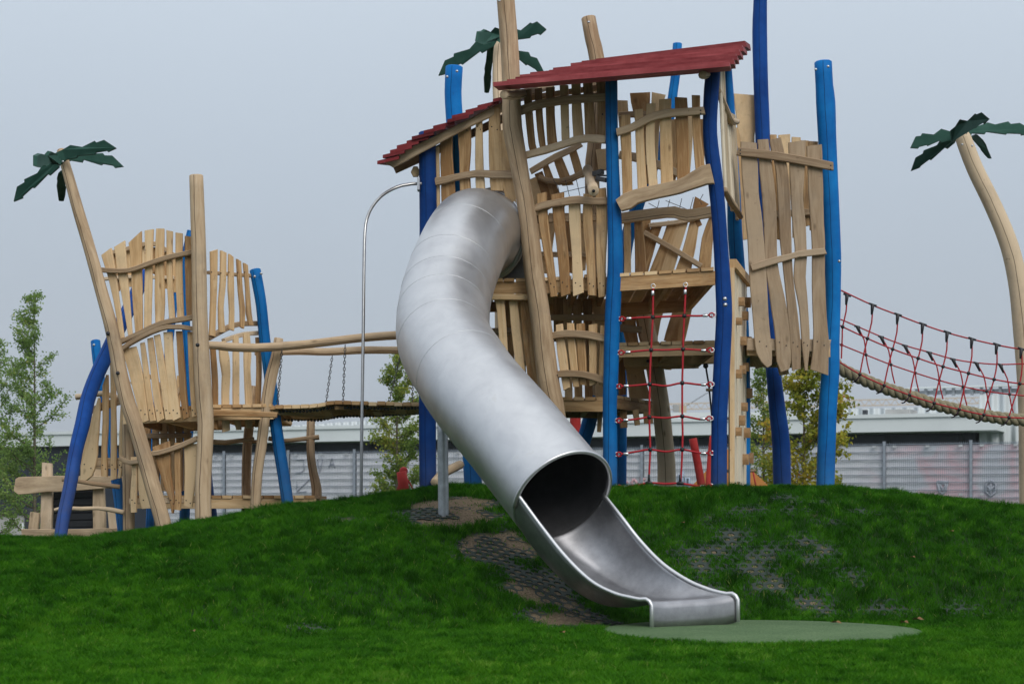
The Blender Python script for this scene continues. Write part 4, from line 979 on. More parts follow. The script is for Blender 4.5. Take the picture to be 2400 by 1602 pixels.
# ================================================================= FIRE POLE
FP = empty('fire_pole', P(846, 1165, 19.4), 'thin steel fire pole arching over to the navy post', 'fire pole')
part('pole', lambda b_: tube(b_, [(*P(x, y, Y), .0165) for x, y, Y in [(988, 430, 20.1), (965, 431, 20.1), (942, 435, 20.05), (918, 444, 20.0), (893, 460, 19.9), (872, 485, 19.8), (860, 512, 19.7), (855, 545, 19.65), (853, 620, 19.6), (851, 800, 19.5), (848, 1000, 19.4), (846, 1185, 19.4)]], ns=12), 'polesteel', FP)
part('bracket', lambda b_: box(b_, P(978, 0, 20.05).x, P(984, 0, 20.05).x, 20.0, 20.15, P(0, 444, 20).z, P(0, 416, 20).z), 'bolt', FP)
part('bracket', lambda b_: board(b_, [(974, 391, 10), (974, 404, 22), (974, 414, 12)], 20.3, .06), 'wood', TW)

# ================================================================= CLIMBING NET
CN = empty('climbing_net', P(1560, 1135, 19.3), 'red rope climbing net hung between the azure and navy posts', 'climbing net')
YN2 = Yf((1450, 19.35), (1676, 19.2))
def NP(px, py, o_=0): return P(px, py, YN2(px)+o_)
rows = [[(1462, 747), (1500, 744), (1530, 743), (1604, 740), (1640, 740), (1664, 738)], [(1460, 826), (1500, 822), (1526, 820), (1560, 820), (1601, 818), (1640, 820), (1660, 820)],
        [(1456, 905), (1490, 903), (1523, 900), (1560, 904), (1599, 897), (1640, 901), (1660, 900)], [(1455, 985), (1490, 982), (1522, 977), (1560, 979), (1599, 975), (1640, 982), (1658, 980)],
        [(1455, 1064), (1490, 1058), (1524, 1053), (1562, 1058), (1599, 1053), (1640, 1061), (1660, 1061)], [(1455, 1141), (1490, 1137), (1521, 1131), (1560, 1133), (1594, 1132), (1640, 1139), (1658, 1138)]]
part('rope', lambda b_: [wire(b_, [NP(*p) for p in r_], .0105, 8) for r_ in rows] + [wire(b_, [NP(*p) for p in c_], .0105, 8) for c_ in
     ([(1531, 675), (1530, 743), (1528, 780), (1526, 820), (1524, 860), (1523, 900), (1522, 977), (1523, 1016), (1524, 1053), (1522, 1100), (1521, 1128)], [(1607, 672), (1606, 700), (1604, 740), (1602, 780), (1601, 818), (1600, 860), (1599, 897), (1599, 975), (1600, 1016), (1599, 1053), (1597, 1100), (1595, 1128)])] +
     [tube(b_, [(*(NP(x, y)+Vector((math.cos(t)*.026, -.004*math.sin(t), math.sin(t)*.022))), .009) for t in [i*math.pi/4 for i in range(8)]], ns=6, step=0, closed=True) for x, y in [(r_[0][0]-4, r_[0][1]) for r_ in rows]+[(r_[-1][0]+4, r_[-1][1]) for r_ in rows]], 'rope', CN)
for r_ in rows:
    for (x0, y0) in ((r_[0][0]+12, r_[0][1]-1), (r_[-1][0]-11, r_[-1][1]+1)):
        part('ferrule', lambda b_: tube(b_, [(*NP(x0-5, y0, -.005), .0165), (*NP(x0+5, y0, -.005), .0165)], ns=10), 'ferrule', CN)
for (x, y) in ((1530, 687), (1606, 684)):
    part('ferrule', lambda b_: tube(b_, [(*NP(x, y-5, -.005), .017), (*NP(x, y+5, -.005), .017)], ns=10), 'ferrule', CN)
for x, y in [(1531, 670), (1607, 667)]+[(r_[0][0]-9, r_[0][1]) for r_ in rows]+[(r_[-1][0]+9, r_[-1][1]) for r_ in rows]:
    part('shackle', lambda b_: tube(b_, [(*(NP(x, y)+Vector((math.cos(t)*.022, 0, math.sin(t)*.022))), .006) for t in [i*math.pi/5 for i in range(10)]], ns=6, step=0, closed=True), 'ferrule', CN)
for r_ in rows[:-1]:
    for k in range(len(r_)):
        if abs(r_[k][0]-1526) < 6 or abs(r_[k][0]-1601) < 5:
            part('knot', lambda b_: ball(b_, NP(*r_[k]), .0245, 12, 8), 'black', CN)
for (x, y) in ((1521, 1131), (1594, 1132)):
    part('tee_fitting', lambda b_: (tube(b_, [(*NP(x, y-20), .013), (*NP(x, y), .016)], ns=8), tube(b_, [(*NP(x-8, y+1), .015), (*NP(x, y-1), .02), (*NP(x+8, y+1), .015)], ns=8)), 'black', CN)

# ================================================================= ROPE BRIDGE
RB = empty('rope_bridge', P(2200, 950, 21), 'rope bridge with thick twisted rope and red rope side nets', 'rope bridge')
tr = [(1955, 848, 20.9), (1969, 863, 20.9), (2028, 891, 20.95), (2079, 911, 21), (2136, 929, 21), (2187, 946, 21), (2248, 961, 21.05), (2305, 973, 21.1), (2362, 981, 21.1), (2410, 984, 21.15), (2470, 984, 21.2), (2560, 975, 21.3)]
cr = resample([tuple(P(*t)) for t in tr], .012)
def strands(mb, k0):
    L_ = 0; pts = []
    for i, c_ in enumerate(cr):
        c_ = Vector(c_)
        if i: L_ += (c_-Vector(cr[i-1])).length
        d = (Vector(cr[min(i+1, len(cr)-1)])-Vector(cr[max(i-1, 0)])).normalized(); s_ = d.cross(Vector((0, 0, 1))).normalized(); u = s_.cross(d)
        a_ = k0*2*math.pi/3 - L_/0.27*2*math.pi
        pts.append((*(c_+(s_*math.cos(a_)+u*math.sin(a_))*.038), .036))
    tube(mb, pts, ns=14, step=0, lump=0)
for k in range(3): part('rope_strand', lambda b_: strands(b_, k), 'thickrope', RB)
def zp(l, sx=3.136, x0=1900, y0=600): return [(x0+x/sx, y0+y/sx) for x, y in l]
topf = zp([(185, 232), (220, 250), (455, 360), (640, 432), (823, 502), (1003, 562), (1185, 610), (1367, 652), (1548, 684), (1800, 715), (2100, 730)])
midf = zp([(185, 495), (235, 519), (418, 605), (603, 683), (790, 750), (973, 811), (1160, 860), (1348, 905), (1537, 936), (1800, 960), (2100, 970)])
lowf = zp([(185, 760), (215, 780), (362, 868), (540, 950), (727, 1020), (907, 1079), (1092, 1126), (1273, 1165), (1457, 1185), (1700, 1190), (2100, 1180)])
topb = zp([(150, 445), (220, 465), (340, 515), (515, 590), (690, 655), (868, 705), (1043, 755), (1215, 783), (1390, 795), (1568, 791), (1900, 780)])
midb = zp([(150, 620), (228, 652), (407, 725), (590, 797), (768, 857), (945, 912), (1120, 958), (1293, 992), (1462, 1015), (1700, 1035), (2000, 1040)])
def W3(l, Y): return [P(x, y, Y) for x, y in l]
YBF, YBB = 20.75, 21.5
def bridge_net(mb):
    for l in (topf, midf, lowf): wire(mb, W3(l, YBF), .0085, 7, .1)
    for l in (topb, midb): wire(mb, W3(l, YBB), .008, 7, .1)
    for i in range(1, 9):
        a, b_ = topf[i], midf[i]
        c_ = lowf[i] if i < len(lowf) else None
        if i == 1: a = (1985.5, 690)
        lw = lowf[i]
        pts = [a, ((a[0]+b_[0])/2+4, (a[1]+b_[1])/2), b_, ((b_[0]+lw[0])/2-1, (b_[1]+lw[1])/2), lw]
        if i == 1: pts = [a, (1983, 730), b_, (1974, 790), (1972, 840)]
        wire(mb, W3(pts, YBF), .0085, 7, .1)
    for i in range(2, 9):
        a, b_ = topb[i], midb[i]; a = (a[0]+3, a[1]+4)
        pts = [a, ((a[0]+b_[0])/2+5, (a[1]+b_[1])/2-3), b_, (b_[0]+3, b_[1]+20), (b_[0]+9, b_[1]+44)]
        wire(mb, W3(pts, YBB), .008, 7, .1)
part('rope_net', bridge_net, 'rope', RB)
for i in range(1, 9):
    a = topf[i] if i > 1 else (1985, 692)
    part('tee_fitting', lambda b_: (tube(b_, [(*P(a[0]-8, a[1]-4, YBF-.005), .012), (*P(a[0]+9, a[1]+2, YBF-.005), .013)], ns=8), tube(b_, [(*P(a[0], a[1], YBF-.005), .022), (*P(a[0]-1, a[1]+12, YBF-.005), .017), (*P(a[0]-2, a[1]+22, YBF-.005), .011)], ns=8)), 'black', RB)
    part('knot', lambda b_: ball(b_, P(midf[i][0], midf[i][1], YBF-.005), .022), 'black', RB)
    if i > 1: part('knot', lambda b_: ball(b_, P(lowf[i][0], lowf[i][1], YBF-.005), .021), 'black', RB)
    if i > 1:
        b2 = topb[i]
        part('tee_fitting', lambda b_: (tube(b_, [(*P(b2[0]-6, b2[1]-1, YBB), .012), (*P(b2[0]+7, b2[1]+2, YBB), .012)], ns=8), tube(b_, [(*P(b2[0]+1, b2[1]+1, YBB), .022), (*P(b2[0]+5, b2[1]+10, YBB), .017), (*P(b2[0]+9, b2[1]+20, YBB), .011)], ns=8)), 'black', RB)
    part('knot', lambda b_: ball(b_, P(midb[i][0], midb[i][1], YBB), .020), 'black', RB)
    if i > 1:
        x, y = lowf[i]
        part('sling', lambda b_: tube(b_, [(*P(x, y+2, YBF), .007), (*P(x-5, y+10, YBF), .008), (*P(x-12, y+17, 20.85), .008), (*P(x-18, y+19, 20.95), .007)], ns=7), 'purple', RB)

# ================================================================= PALMS
def palm(label, trunk, Y0, Y1, fronds, sx, x0, y0, bolts_=(), group='palm-shaped posts with jagged green fronds'):
    yf = Y0
    R = empty('palm_sculpture', P(trunk[-1][0], trunk[-1][1]-35, Y1), label, 'palm sculpture', group)
    part('trunk', lambda b_: pole(b_, trunk, Y0, Y1), 'log', R)
    for (root, dy, poly) in fronds:
        pts = []
        rx, ry = root
        for (x, y) in poly:
            d_ = math.hypot(x-rx, y-ry)/sx
            pts.append(P(x0+x/sx, y0+y/sx, yf+dy*d_/100.0-0.1*(1 if dy <= 0 else -1)))
        fr = part('frond', lambda b_: extr(b_, pts, Vector((0, .045, 0)) if abs(dy) < 1.5 else Vector((.03, .035, 0))), 'frond', R)
    for (bx_, by_) in bolts_:
        part('bolt', lambda b_: ball(b_, P(x0+bx_/sx, y0+by_/sx, yf-.17), .014, 8, 5, (1, .6, 1)), 'bolt', R)
    return R
palm('leaning wooden palm with green fronds at the left end of the left tower', [(142, 352, 18), (150, 375, 22), (168, 440, 25), (185, 500, 27), (205, 565, 28), (223, 628, 29), (240, 690, 30), (258, 755, 32), (270, 810, 33), (283, 880, 35), (300, 945, 36), (316, 993, 36), (337, 1065, 36), (357, 1137, 36), (380, 1215, 36), (396, 1275, 36)], 19.9, 19.5,
 [((640, 350), -.3, [(615, 280), (690, 245), (780, 192), (910, 213), (1048, 145), (1065, 165), (1150, 135), (1282, 222), (1190, 265), (1175, 250), (1060, 270), (1050, 290), (860, 305), (845, 330), (730, 350), (655, 415)]),
  ((700, 340), .6, [(700, 340), (850, 300), (1135, 280), (1155, 305), (1240, 307), (1362, 425), (1265, 440), (1245, 415), (1135, 395), (1115, 410), (920, 350), (905, 380), (780, 358), (700, 390)]),
  ((650, 400), .3, [(655, 430), (640, 370), (480, 400), (415, 500), (270, 570), (275, 600), (192, 650), (155, 810), (255, 770), (250, 750), (355, 655), (378, 662), (525, 510), (552, 522)]),
  ((640, 350), -2.0, [(655, 410), (620, 290), (545, 255), (505, 300), (435, 280), (385, 305), (385, 420), (430, 435), (450, 410), (480, 405), (490, 415), (555, 380), (565, 405), (600, 390)]),
  ((670, 480), 1.6, [(690, 470), (660, 500), (645, 560), (650, 585), (642, 640), (665, 805), (685, 800), (700, 740), (710, 650), (700, 630), (700, 560)])], 4.698, 0, 300, bolts_=((652, 290), (667, 342), (693, 368)))
palm('wooden palm with green fronds rising behind the red roofs', [(1176, 96, 20), (1171, 112, 28), (1168, 170, 28), (1169, 220, 29), (1173, 300, 30), (1176, 600, 34), (1180, 1180, 36)], 23.0, 22.6,
 [((800, 440), .3, [(800, 430), (700, 440), (540, 465), (470, 545), (300, 595), (295, 630), (200, 672), (130, 835), (210, 815), (250, 765), (300, 740), (375, 700), (395, 712), (590, 565), (610, 585), (735, 515), (820, 490)]),
  ((800, 400), -1.6, [(545, 460), (565, 350), (610, 345), (640, 325), (715, 360), (765, 305), (810, 330), (840, 400), (810, 470), (760, 440), (690, 465), (620, 490)]),
  ((860, 400), -.4, [(830, 330), (1000, 330), (1035, 340), (1140, 255), (1165, 265), (1215, 242), (1318, 328), (1255, 385), (1225, 372), (1155, 395), (1140, 418), (1010, 435), (850, 460)]),
  ((860, 500), .6, [(830, 470), (1020, 565), (1125, 580), (1145, 625), (1215, 645), (1295, 800), (1250, 800), (1210, 780), (1200, 765), (1110, 710), (1095, 720), (1025, 660), (840, 540)]),
  ((720, 520), 1.5, [(680, 540), (665, 680), (648, 760), (652, 800), (640, 860), (648, 1023), (672, 1020), (690, 960), (700, 840), (695, 815), (712, 690), (725, 660), (745, 520)])], 4.698, 1000, 0)
palm('tall curved wooden palm with green fronds behind the rope bridge', [(2248, 300, 26), (2258, 325, 36), (2285, 395, 38), (2320, 466, 40), (2351, 537, 42), (2372, 600, 44), (2388, 680, 45), (2398, 780, 45), (2405, 880, 44), (2410, 1000, 44), (2412, 1200, 44)], 22.2, 22.2,
 [((600, 380), .2, [(600, 340), (540, 335), (445, 308), (370, 365), (258, 352), (245, 378), (195, 383), (142, 495), (220, 500), (230, 485), (305, 465), (318, 475), (430, 425), (450, 445), (540, 420), (600, 400)]),
  ((600, 420), .7, [(580, 450), (600, 400), (430, 430), (405, 470), (275, 520), (268, 550), (195, 590), (148, 725), (238, 690), (240, 680), (335, 608), (352, 615), (490, 490), (515, 503)]),
  ((600, 400), -1.4, [(540, 320), (590, 280), (630, 215), (705, 230), (780, 158), (795, 165), (845, 145), (925, 212), (880, 260), (870, 245), (805, 275), (800, 295), (690, 310), (640, 370), (580, 430), (550, 440)]),
  ((650, 380), .3, [(630, 340), (700, 330), (760, 300), (905, 245), (980, 265), (1110, 235), (1135, 260), (1225, 250), (1330, 310), (1400, 350), (1330, 360), (1245, 370), (1240, 355), (1105, 350), (1095, 362), (895, 335), (880, 358), (750, 350), (740, 385), (620, 395)]),
  ((740, 370), 1.5, [(740, 385), (800, 360), (855, 410), (885, 455), (905, 510), (942, 595), (920, 600), (895, 575), (850, 520), (845, 505), (790, 440)])], 4.237, 2100, 230, bolts_=((658, 460), (757, 473), (660, 362), (698, 345)))

# ================================================================= LEFT TOWER
LT = empty('play_tower', P(470, 1225, 20.3), 'smaller timber play tower on the left with slat walls and blue posts', 'play tower')
posts([
 ('log', [(460, 412, 32), (463, 500, 33), (467, 628, 34), (469, 755, 36), (475, 900, 40), (482, 993, 39), (479, 1080, 38), (476, 1150, 39), (477, 1250, 40)], 19.6, 19.6),
 ('navy', [(338, 640, 28), (318, 690, 31), (296, 735, 32), (275, 775, 33), (252, 825, 34), (224, 885, 34), (206, 936, 34), (194, 993, 35), (179, 1051, 33), (164, 1137, 32), (148, 1215, 31), (138, 1285, 31)], 21.4, 19.2),
 ('azure', [(224, 799, 22), (229, 850, 22), (238, 900, 20), (250, 960, 20), (260, 1030, 22), (270, 1100, 26), (280, 1180, 24), (287, 1260, 20)], 21.8, 21.4),
 ('azure', [(598, 633, 26), (606, 675, 26), (613, 717, 25), (621, 799, 26), (632, 880, 27), (644, 978, 28), (655, 1054, 29), (666, 1120, 29), (680, 1220, 29)], 20.7, 20.5),
 ('azure', [(446, 541, 16), (432, 620, 18), (436, 760, 20), (443, 900, 22), (447, 960, 24), (437, 1050, 24), (432, 1240, 24)], 22.4, 22.4),
 ('azure', [(422, 660, 14), (410, 700, 16), (400, 780, 18), (390, 860, 18), (376, 930, 17), (362, 980, 18), (350, 1240, 18)], 22.9, 22.9),
 ('navy', [(486, 1090, 18), (492, 1160, 20), (504, 1240, 22)], 22.6, 22.6),
 ('log', [(298, 985, 24), (300, 1050, 26), (301, 1120, 27), (302, 1262, 27)], 20.3, 20.3),
 ('log', [(653, 793, 22), (646, 840, 25), (636, 880, 28), (624, 950, 27), (619, 990, 25), (612, 1050, 25), (603, 1110, 24), (597, 1225, 24)], 20.4, 20.4),
 ('log', [(594, 904, 10), (589, 960, 20), (583, 1010, 22), (578, 1080, 22), (577, 1220, 22)], 22.0, 22.0),
 ('log', [(729, 983, 20), (728, 1030, 20), (729, 1070, 20), (735, 1110, 21), (742, 1145, 24), (741, 1205, 24)], 22.0, 21.6)], LT)
bolts(LT, [(253, 781, 19.62), (276, 874, 19.55), (463, 808, 19.44)], 'black', .022)
bolts(LT, [(597, 648, 20.55), (612, 641, 20.6), (220, 808, 21.65)], 'bolt', .016)
YLF = Yf((230, 20.0), (470, 19.75))
panel(LT, YLF, [
 [(250, 590, 26), (256, 615, 24), (263, 645, 20), (273, 700, 14), (287, 792, 10)], [(281, 572, 27), (288, 640, 22), (296, 700, 17), (306, 785, 10)],
 [(317, 556, 31), (320, 620, 26), (322, 690, 23), (326, 780, 16)], [(350, 539, 21), (349, 610, 17), (348, 680, 17), (346, 775, 16)],
 [(376, 536, 19), (374, 620, 20), (375, 710, 23), (374, 768, 18)], [(398, 541, 14), (398, 650, 13), (404, 748, 13)],
 [(420, 546, 16), (420, 650, 15), (424, 748, 15)], [(443, 554, 18), (443, 650, 17), (447, 748, 17)]],
 rails=[[(234, 633, 11), (265, 636, 11), (306, 635, 11), (345, 622, 12), (396, 605, 12), (456, 592, 12)],
        [(277, 806, 11), (332, 781, 11), (383, 758, 12), (456, 745, 12)], [(266, 837, 10), (306, 806, 11), (357, 779, 11), (396, 767, 11), (425, 767, 11), (456, 772, 11)]],
 label='tall wavy front slats of the left tower', tips=(.35, .42, .75, .15, 0, -.2, -.15, -.15))
panel(LT, YLF, [
 [(303, 815, 34), (318, 870, 31), (330, 930, 26), (341, 988, 16)], [(334, 803, 10), (340, 850, 12), (350, 930, 13), (359, 986, 14)], [(352, 792, 13), (360, 860, 15), (368, 930, 17), (377, 985, 17)],
 [(368, 785, 14), (380, 860, 16), (390, 930, 18), (398, 983, 18)], [(394, 778, 20), (398, 850, 20), (407, 930, 20), (415, 982, 19)], [(420, 776, 14), (425, 850, 15), (431, 930, 15), (437, 980, 15)], [(446, 777, 12), (450, 880, 12), (456, 976, 12)]],
 screw_y=(962,))
deck(LT, (288, 957, 20.1), (464, 950, 19.85), 2.1, .13, 7)
deck(LT, (498, 948, 20.2), (640, 946, 20.4), 1.7, .13, 6)
part('beam', lambda b_: board(b_, [(498, 968, 14), (650, 972, 12)], 20.15, .06), 'wood', LT)
# back crown
panel(LT, 22.1, [[(x, y, 13), (x+3, y+60, 12), (x+4, y2, 10)] for x, y, y2 in ((272, 590, 682), (301, 580, 672), (332, 578, 640), (361, 580, 640), (388, 590, 676), (408, 600, 685))],
      rails=[[(262, 594, 10), (300, 585, 10), (340, 574, 11), (366, 573, 11), (390, 586, 10), (412, 600, 9)], [(246, 655, 8), (300, 650, 8), (410, 652, 8)]])
panel(LT, 22.0, [[(x, 985, 15), (x+1, 1060, 15), (x, 1150, 14)] for x in (326, 345, 364, 384, 402, 420, 438)]+[[(374, 900, 10), (378, 985, 12)], [(420, 880, 10), (414, 985, 12)]], rails=[[(330, 1022, 12), (450, 1020, 12)], [(310, 900, 9), (350, 880, 9), (400, 930, 8)], [(402, 950, 8), (430, 900, 8)]])
# right side panel upper + lower
YS = Yf((490, 20.2), (620, 20.8))
panel(LT, YS, [
 [(501, 587, 20), (501, 650, 18), (500, 700, 16), (497, 787, 16)], [(523, 590, 16), (522, 660, 16), (517, 720, 14), (520, 778, 18)], [(541, 599, 13), (541, 680, 16), (543, 730, 13), (542, 773, 14)],
 [(559, 610, 12), (563, 680, 12), (568, 725, 14), (567, 768, 10)], [(575, 619, 11), (580, 680, 11), (583, 735, 14), (588, 762, 12)]], tips=(.35, -.25, -.5, -.5, -.5),
 back=[[(486, 637, 8), (590, 645, 8)], [(486, 792, 11), (510, 778, 12), (540, 763, 12), (570, 757, 12), (606, 757, 11)]], screw_y=(641,))
panel(LT, YS, [
 [(498, 805, 14), (504, 900, 15), (504, 1005, 13)], [(520, 800, 18), (526, 840, 26), (530, 880, 22), (528, 920, 20), (530, 1010, 20)], [(552, 787, 14), (553, 860, 17), (553, 950, 16), (560, 1007, 13)],
 [(577, 781, 17), (580, 830, 20), (579, 860, 17), (583, 950, 18), (583, 1003, 16)], [(603, 790, 9), (607, 860, 13), (604, 950, 13), (603, 1000, 10)]],
 back=[[(522, 797, 9), (545, 789, 10), (575, 781, 10), (607, 779, 10)]])
# left side: paddle slats, steps
YP = Yf((190, 20.6), (300, 20.5))
panel(LT, YP, [
 [(233, 932, 4), (230, 955, 12), (224, 985, 20), (214, 1040, 33), (209, 1080, 35), (203, 1110, 28), (194, 1128, 10)], [(252, 878, 4), (248, 905, 14), (248, 985, 14), (245, 1050, 13), (245, 1116, 15)],
 [(265, 850, 12), (266, 930, 12), (267, 1020, 13), (267, 1123, 14)], [(288, 935, 8), (285, 1020, 10), (284, 1080, 9), (280, 1120, 7)]],
 back=[[(214, 962, 16), (235, 952, 17), (285, 936, 18)], [(188, 1085, 26), (290, 1085, 26)]], screw_y=(1090,), label='paddle-shaped slats at the left end')
for pts, Yy in (([(178, 930, 15), (200, 927, 13), (240, 922, 14), (284, 934, 13)], 21.0), ([(146, 1123, 10), (165, 1124, 9), (200, 1130, 10), (245, 1136, 11), (280, 1140, 11)], 20.2), ([(128, 1195, 9), (145, 1190, 9), (190, 1192, 11), (230, 1190, 9), (262, 1194, 12), (290, 1200, 12)], 20.2),
                ([(488, 1034, 12), (530, 1036, 12), (560, 1032, 11), (595, 1029, 12)], 21.4), ([(585, 1034, 9), (625, 1035, 9)], 22.0), ([(630, 1027, 12), (665, 1032, 10), (700, 1029, 11), (747, 1024, 13)], 21.9)):
    part('cross_log', lambda b_: pole(b_, pts, Yy, ns=10, lump=.04), 'log', LT)
# lower front
YLG = Yf((280, 20.1), (470, 19.8))
panel(LT, YLG, [
 [(378, 1040, 44), (381, 1060, 40), (387, 1100, 28), (396, 1140, 20), (404, 1170, 13), (405, 1202, 3)], [(416, 1037, 14), (416, 1100, 13), (418, 1160, 14), (416, 1194, 16)], [(446, 1040, 32), (448, 1090, 29), (445, 1140, 25), (441, 1186, 19)],
 [(314, 1070, 14), (316, 1110, 12), (314, 1150, 15), (314, 1200, 13)], [(333, 1085, 20), (337, 1120, 26), (342, 1160, 32), (350, 1190, 34)]],
 rails=[[(349, 1064, 11), (375, 1061, 12), (402, 1053, 12), (432, 1042, 12), (465, 1027, 12)], [(284, 1072, 11), (295, 1080, 11), (308, 1084, 11), (330, 1081, 11)]],
 back=[[(303, 1174, 14), (465, 1170, 14)]], screw_y=(1172,))
deck(LT, (300, 1160, 20.7), (740, 1160, 21.0), 1.4, .11, 18, label='low plank deck')

# ================================================================= PLANK BRIDGE
PB = empty('plank_bridge', P(760, 950, 20.8), 'plank footbridge hung on chains from two logs between the towers', 'footbridge')
bt = [(505, 953), (560, 951), (609, 950), (681, 948), (732, 946), (778, 939), (834, 940), (900, 941), (984, 941)]
bt3 = resample([tuple(P(x, y, 20.35)) for x, y in bt], .1)
NPK = 24
tot = [0]
for i in range(1, len(bt3)): tot.append(tot[-1]+math.dist(bt3[i], bt3[i-1]))
def at(t):
    s_ = t*tot[-1]
    for i in range(1, len(tot)):
        if tot[i] >= s_: k = (s_-tot[i-1])/(tot[i]-tot[i-1]); return Vector(bt3[i-1]).lerp(Vector(bt3[i]), k)
    return Vector(bt3[-1])
for i in range(NPK):
    a, b_ = at(i/NPK), at((i+.93)/NPK); j = random.uniform(-.015, .015); dz = -.035-.05*math.sin(math.pi*i/NPK); D = Vector((0, 1.05, dz)); th = Vector((0, 0, -.04)); o_ = Vector((0, j, random.uniform(-.006, .006)))
    part('plank', lambda q: hexa(q, [a+th+o_, b_+th+o_, b_+D+th+o_, a+D+th+o_, a+o_, b_+o_, b_+D+o_, a+D+o_]), 'wood', PB)
for dy, dz in ((.12, 0), (.92, -.06)):
    for (m_, r_) in (('chain', .011),):
        part('hinge_chain', lambda q: [ball(q, at((i+.5)/60)+Vector((0, dy, -.058+dz*math.sin(math.pi*i/60)-random.uniform(0, .012))), .018, 6, 4) for i in range(60)], m_, PB)
part('edge_board', lambda q: board(q, [(636, 964, 12), (774, 976, 11)], Yf((636, 20.4), (774, 21.2)), .04), 'wood', PB)
part('edge_board', lambda q: board(q, [(787, 955, 9), (922, 962, 9)], Yf((787, 20.4), (922, 21.0)), .04), 'wood', PB)
part('handrail_log', lambda q: pole(q, [(484, 808, 18), (510, 810, 20), (540, 813, 21), (600, 815, 21), (660, 811, 21), (720, 806, 20), (780, 799, 20), (850, 791, 20), (940, 785, 20), (1060, 782, 20), (1198, 776, 18)], 19.75, 20.9, ns=12, lump=.04), 'log', PB)
part('handrail_log', lambda q: pole(q, [(598, 828, 10), (640, 826, 14), (700, 823, 17), (770, 824, 18), (850, 820, 18), (940, 820, 17), (1100, 818, 17)], 21.4, 21.8, ns=12, lump=.04), 'log', PB)
def chain(mb, a, b_):
    L_ = (b_-a).length; n = max(4, int(L_/.034)); d = (b_-a).normalized()
    s0 = d.cross(Vector((0, 1, 0))).normalized(); s1 = d.cross(s0)
    for i in range(n):
        c = a.lerp(b_, (i+.5)/n); w = s0 if i % 2 else s1
        tube(mb, [(*(c+d*math.cos(t)*.022+w*math.sin(t)*.0115), .0042) for t in [k*math.pi/4 for k in range(8)]], ns=4, step=0, closed=True)
for (x0, y0, Y0, x1, y1, Y1) in [(661, 820, 20.1, 650, 950, 20.4), (809, 808, 20.3, 804, 943, 20.4), (779, 832, 21.4, 764, 946, 21.35), (939, 832, 21.5, 911, 945, 21.35), (968, 892, 20.6, 966, 942, 20.4)]:
    part('chain', lambda q: chain(q, P(x0, y0, Y0), P(x1, y1, Y1)), 'chain', PB)

# ================================================================= BACKGROUND
# fence
A_ = Vector(((2275-1200)/F*46, 46, 0)); B_ = Vector(((675-1200)/F*53.5, 53.5, 0)); dF = (A_-B_)/9.0; FT = 2.65; nF = Vector((dF.y, -dF.x, 0)).normalized()
if nF.y > 0: nF = -nF
FE = empty('mesh_fence', A_, 'long double-wire mesh fence hung with pale printed sheets', 'fence')
k0, k1 = -2, 15
starts = [B_+dF*k for k in range(k0, k1)]
for i, q in enumerate(starts):
    part('post', lambda b_: box(b_, q.x-.035, q.x+.035, q.y-.03, q.y+.03, 0, FT+.06), 'fencewire', FE)
    if i == len(starts)-1: break
    q2 = q+dF
    def pn(b_):
        for k in range(14):
            z = FT-.02-k*.19
            if z < .2: break
            w = .010
            c = [q+nF*(.01)+Vector((0, 0, z-w)), q2+nF*.01+Vector((0, 0, z-w)), q2+nF*(-.01)+Vector((0, 0, z-w)), q-nF*.01+Vector((0, 0, z-w))]
            hexa(b_, c+[v_+Vector((0, 0, 2*w)) for v_ in c])
        n_ = 42
        for k in range(n_):
            c_ = q+dF*((k+.5)/n_); w = dF.normalized()*.0045
            b_.add([c_-w+Vector((0, -.004, .3)), c_+w+Vector((0, -.004, .3)), c_+w+Vector((0, -.004, FT+.03)), c_-w+Vector((0, -.004, FT+.03)), c_+Vector((0, .003, .3)), c_+Vector((0, .003, FT+.03))], [(0, 1, 2, 3), (1, 4, 5, 2), (4, 0, 3, 5)])
    part('mesh_panel', pn, 'fencewire', FE)
    def sh(b_):
        n_ = 6
        for k in range(n_):
            a, c_ = q.lerp(q2, .02+.96*k/n_), q.lerp(q2, .02+.96*(k+1)/n_); o0 = -nF*(.05+.012*math.sin(k*2.1+i)); o1 = -nF*(.05+.012*math.sin((k+1)*2.1+i))
            hexa(b_, [a+o0+Vector((0, 0, .1)), c_+o1+Vector((0, 0, .1)), c_+o1-nF*.004+Vector((0, 0, .1)), a+o0-nF*.004+Vector((0, 0, .1)), a+o0+Vector((0, 0, FT-.05)), c_+o1+Vector((0, 0, FT-.05)), c_+o1-nF*.004+Vector((0, 0, FT-.05)), a+o0-nF*.004+Vector((0, 0, FT-.05))], .5)
    shp = part('sheet', sh, 'sheet', FE)
    for t, dz in ((.12, 0), (.5, 0), (.88, 0), (.12, 1.2), (.88, 1.2)):
        part('clip', lambda b_: box(b_, (q+dF*t).x-.05, (q+dF*t).x+.05, (q+dF*t).y-.05, (q+dF*t).y-.02, FT-.10-dz, FT-.05-dz), 'galv', shp)
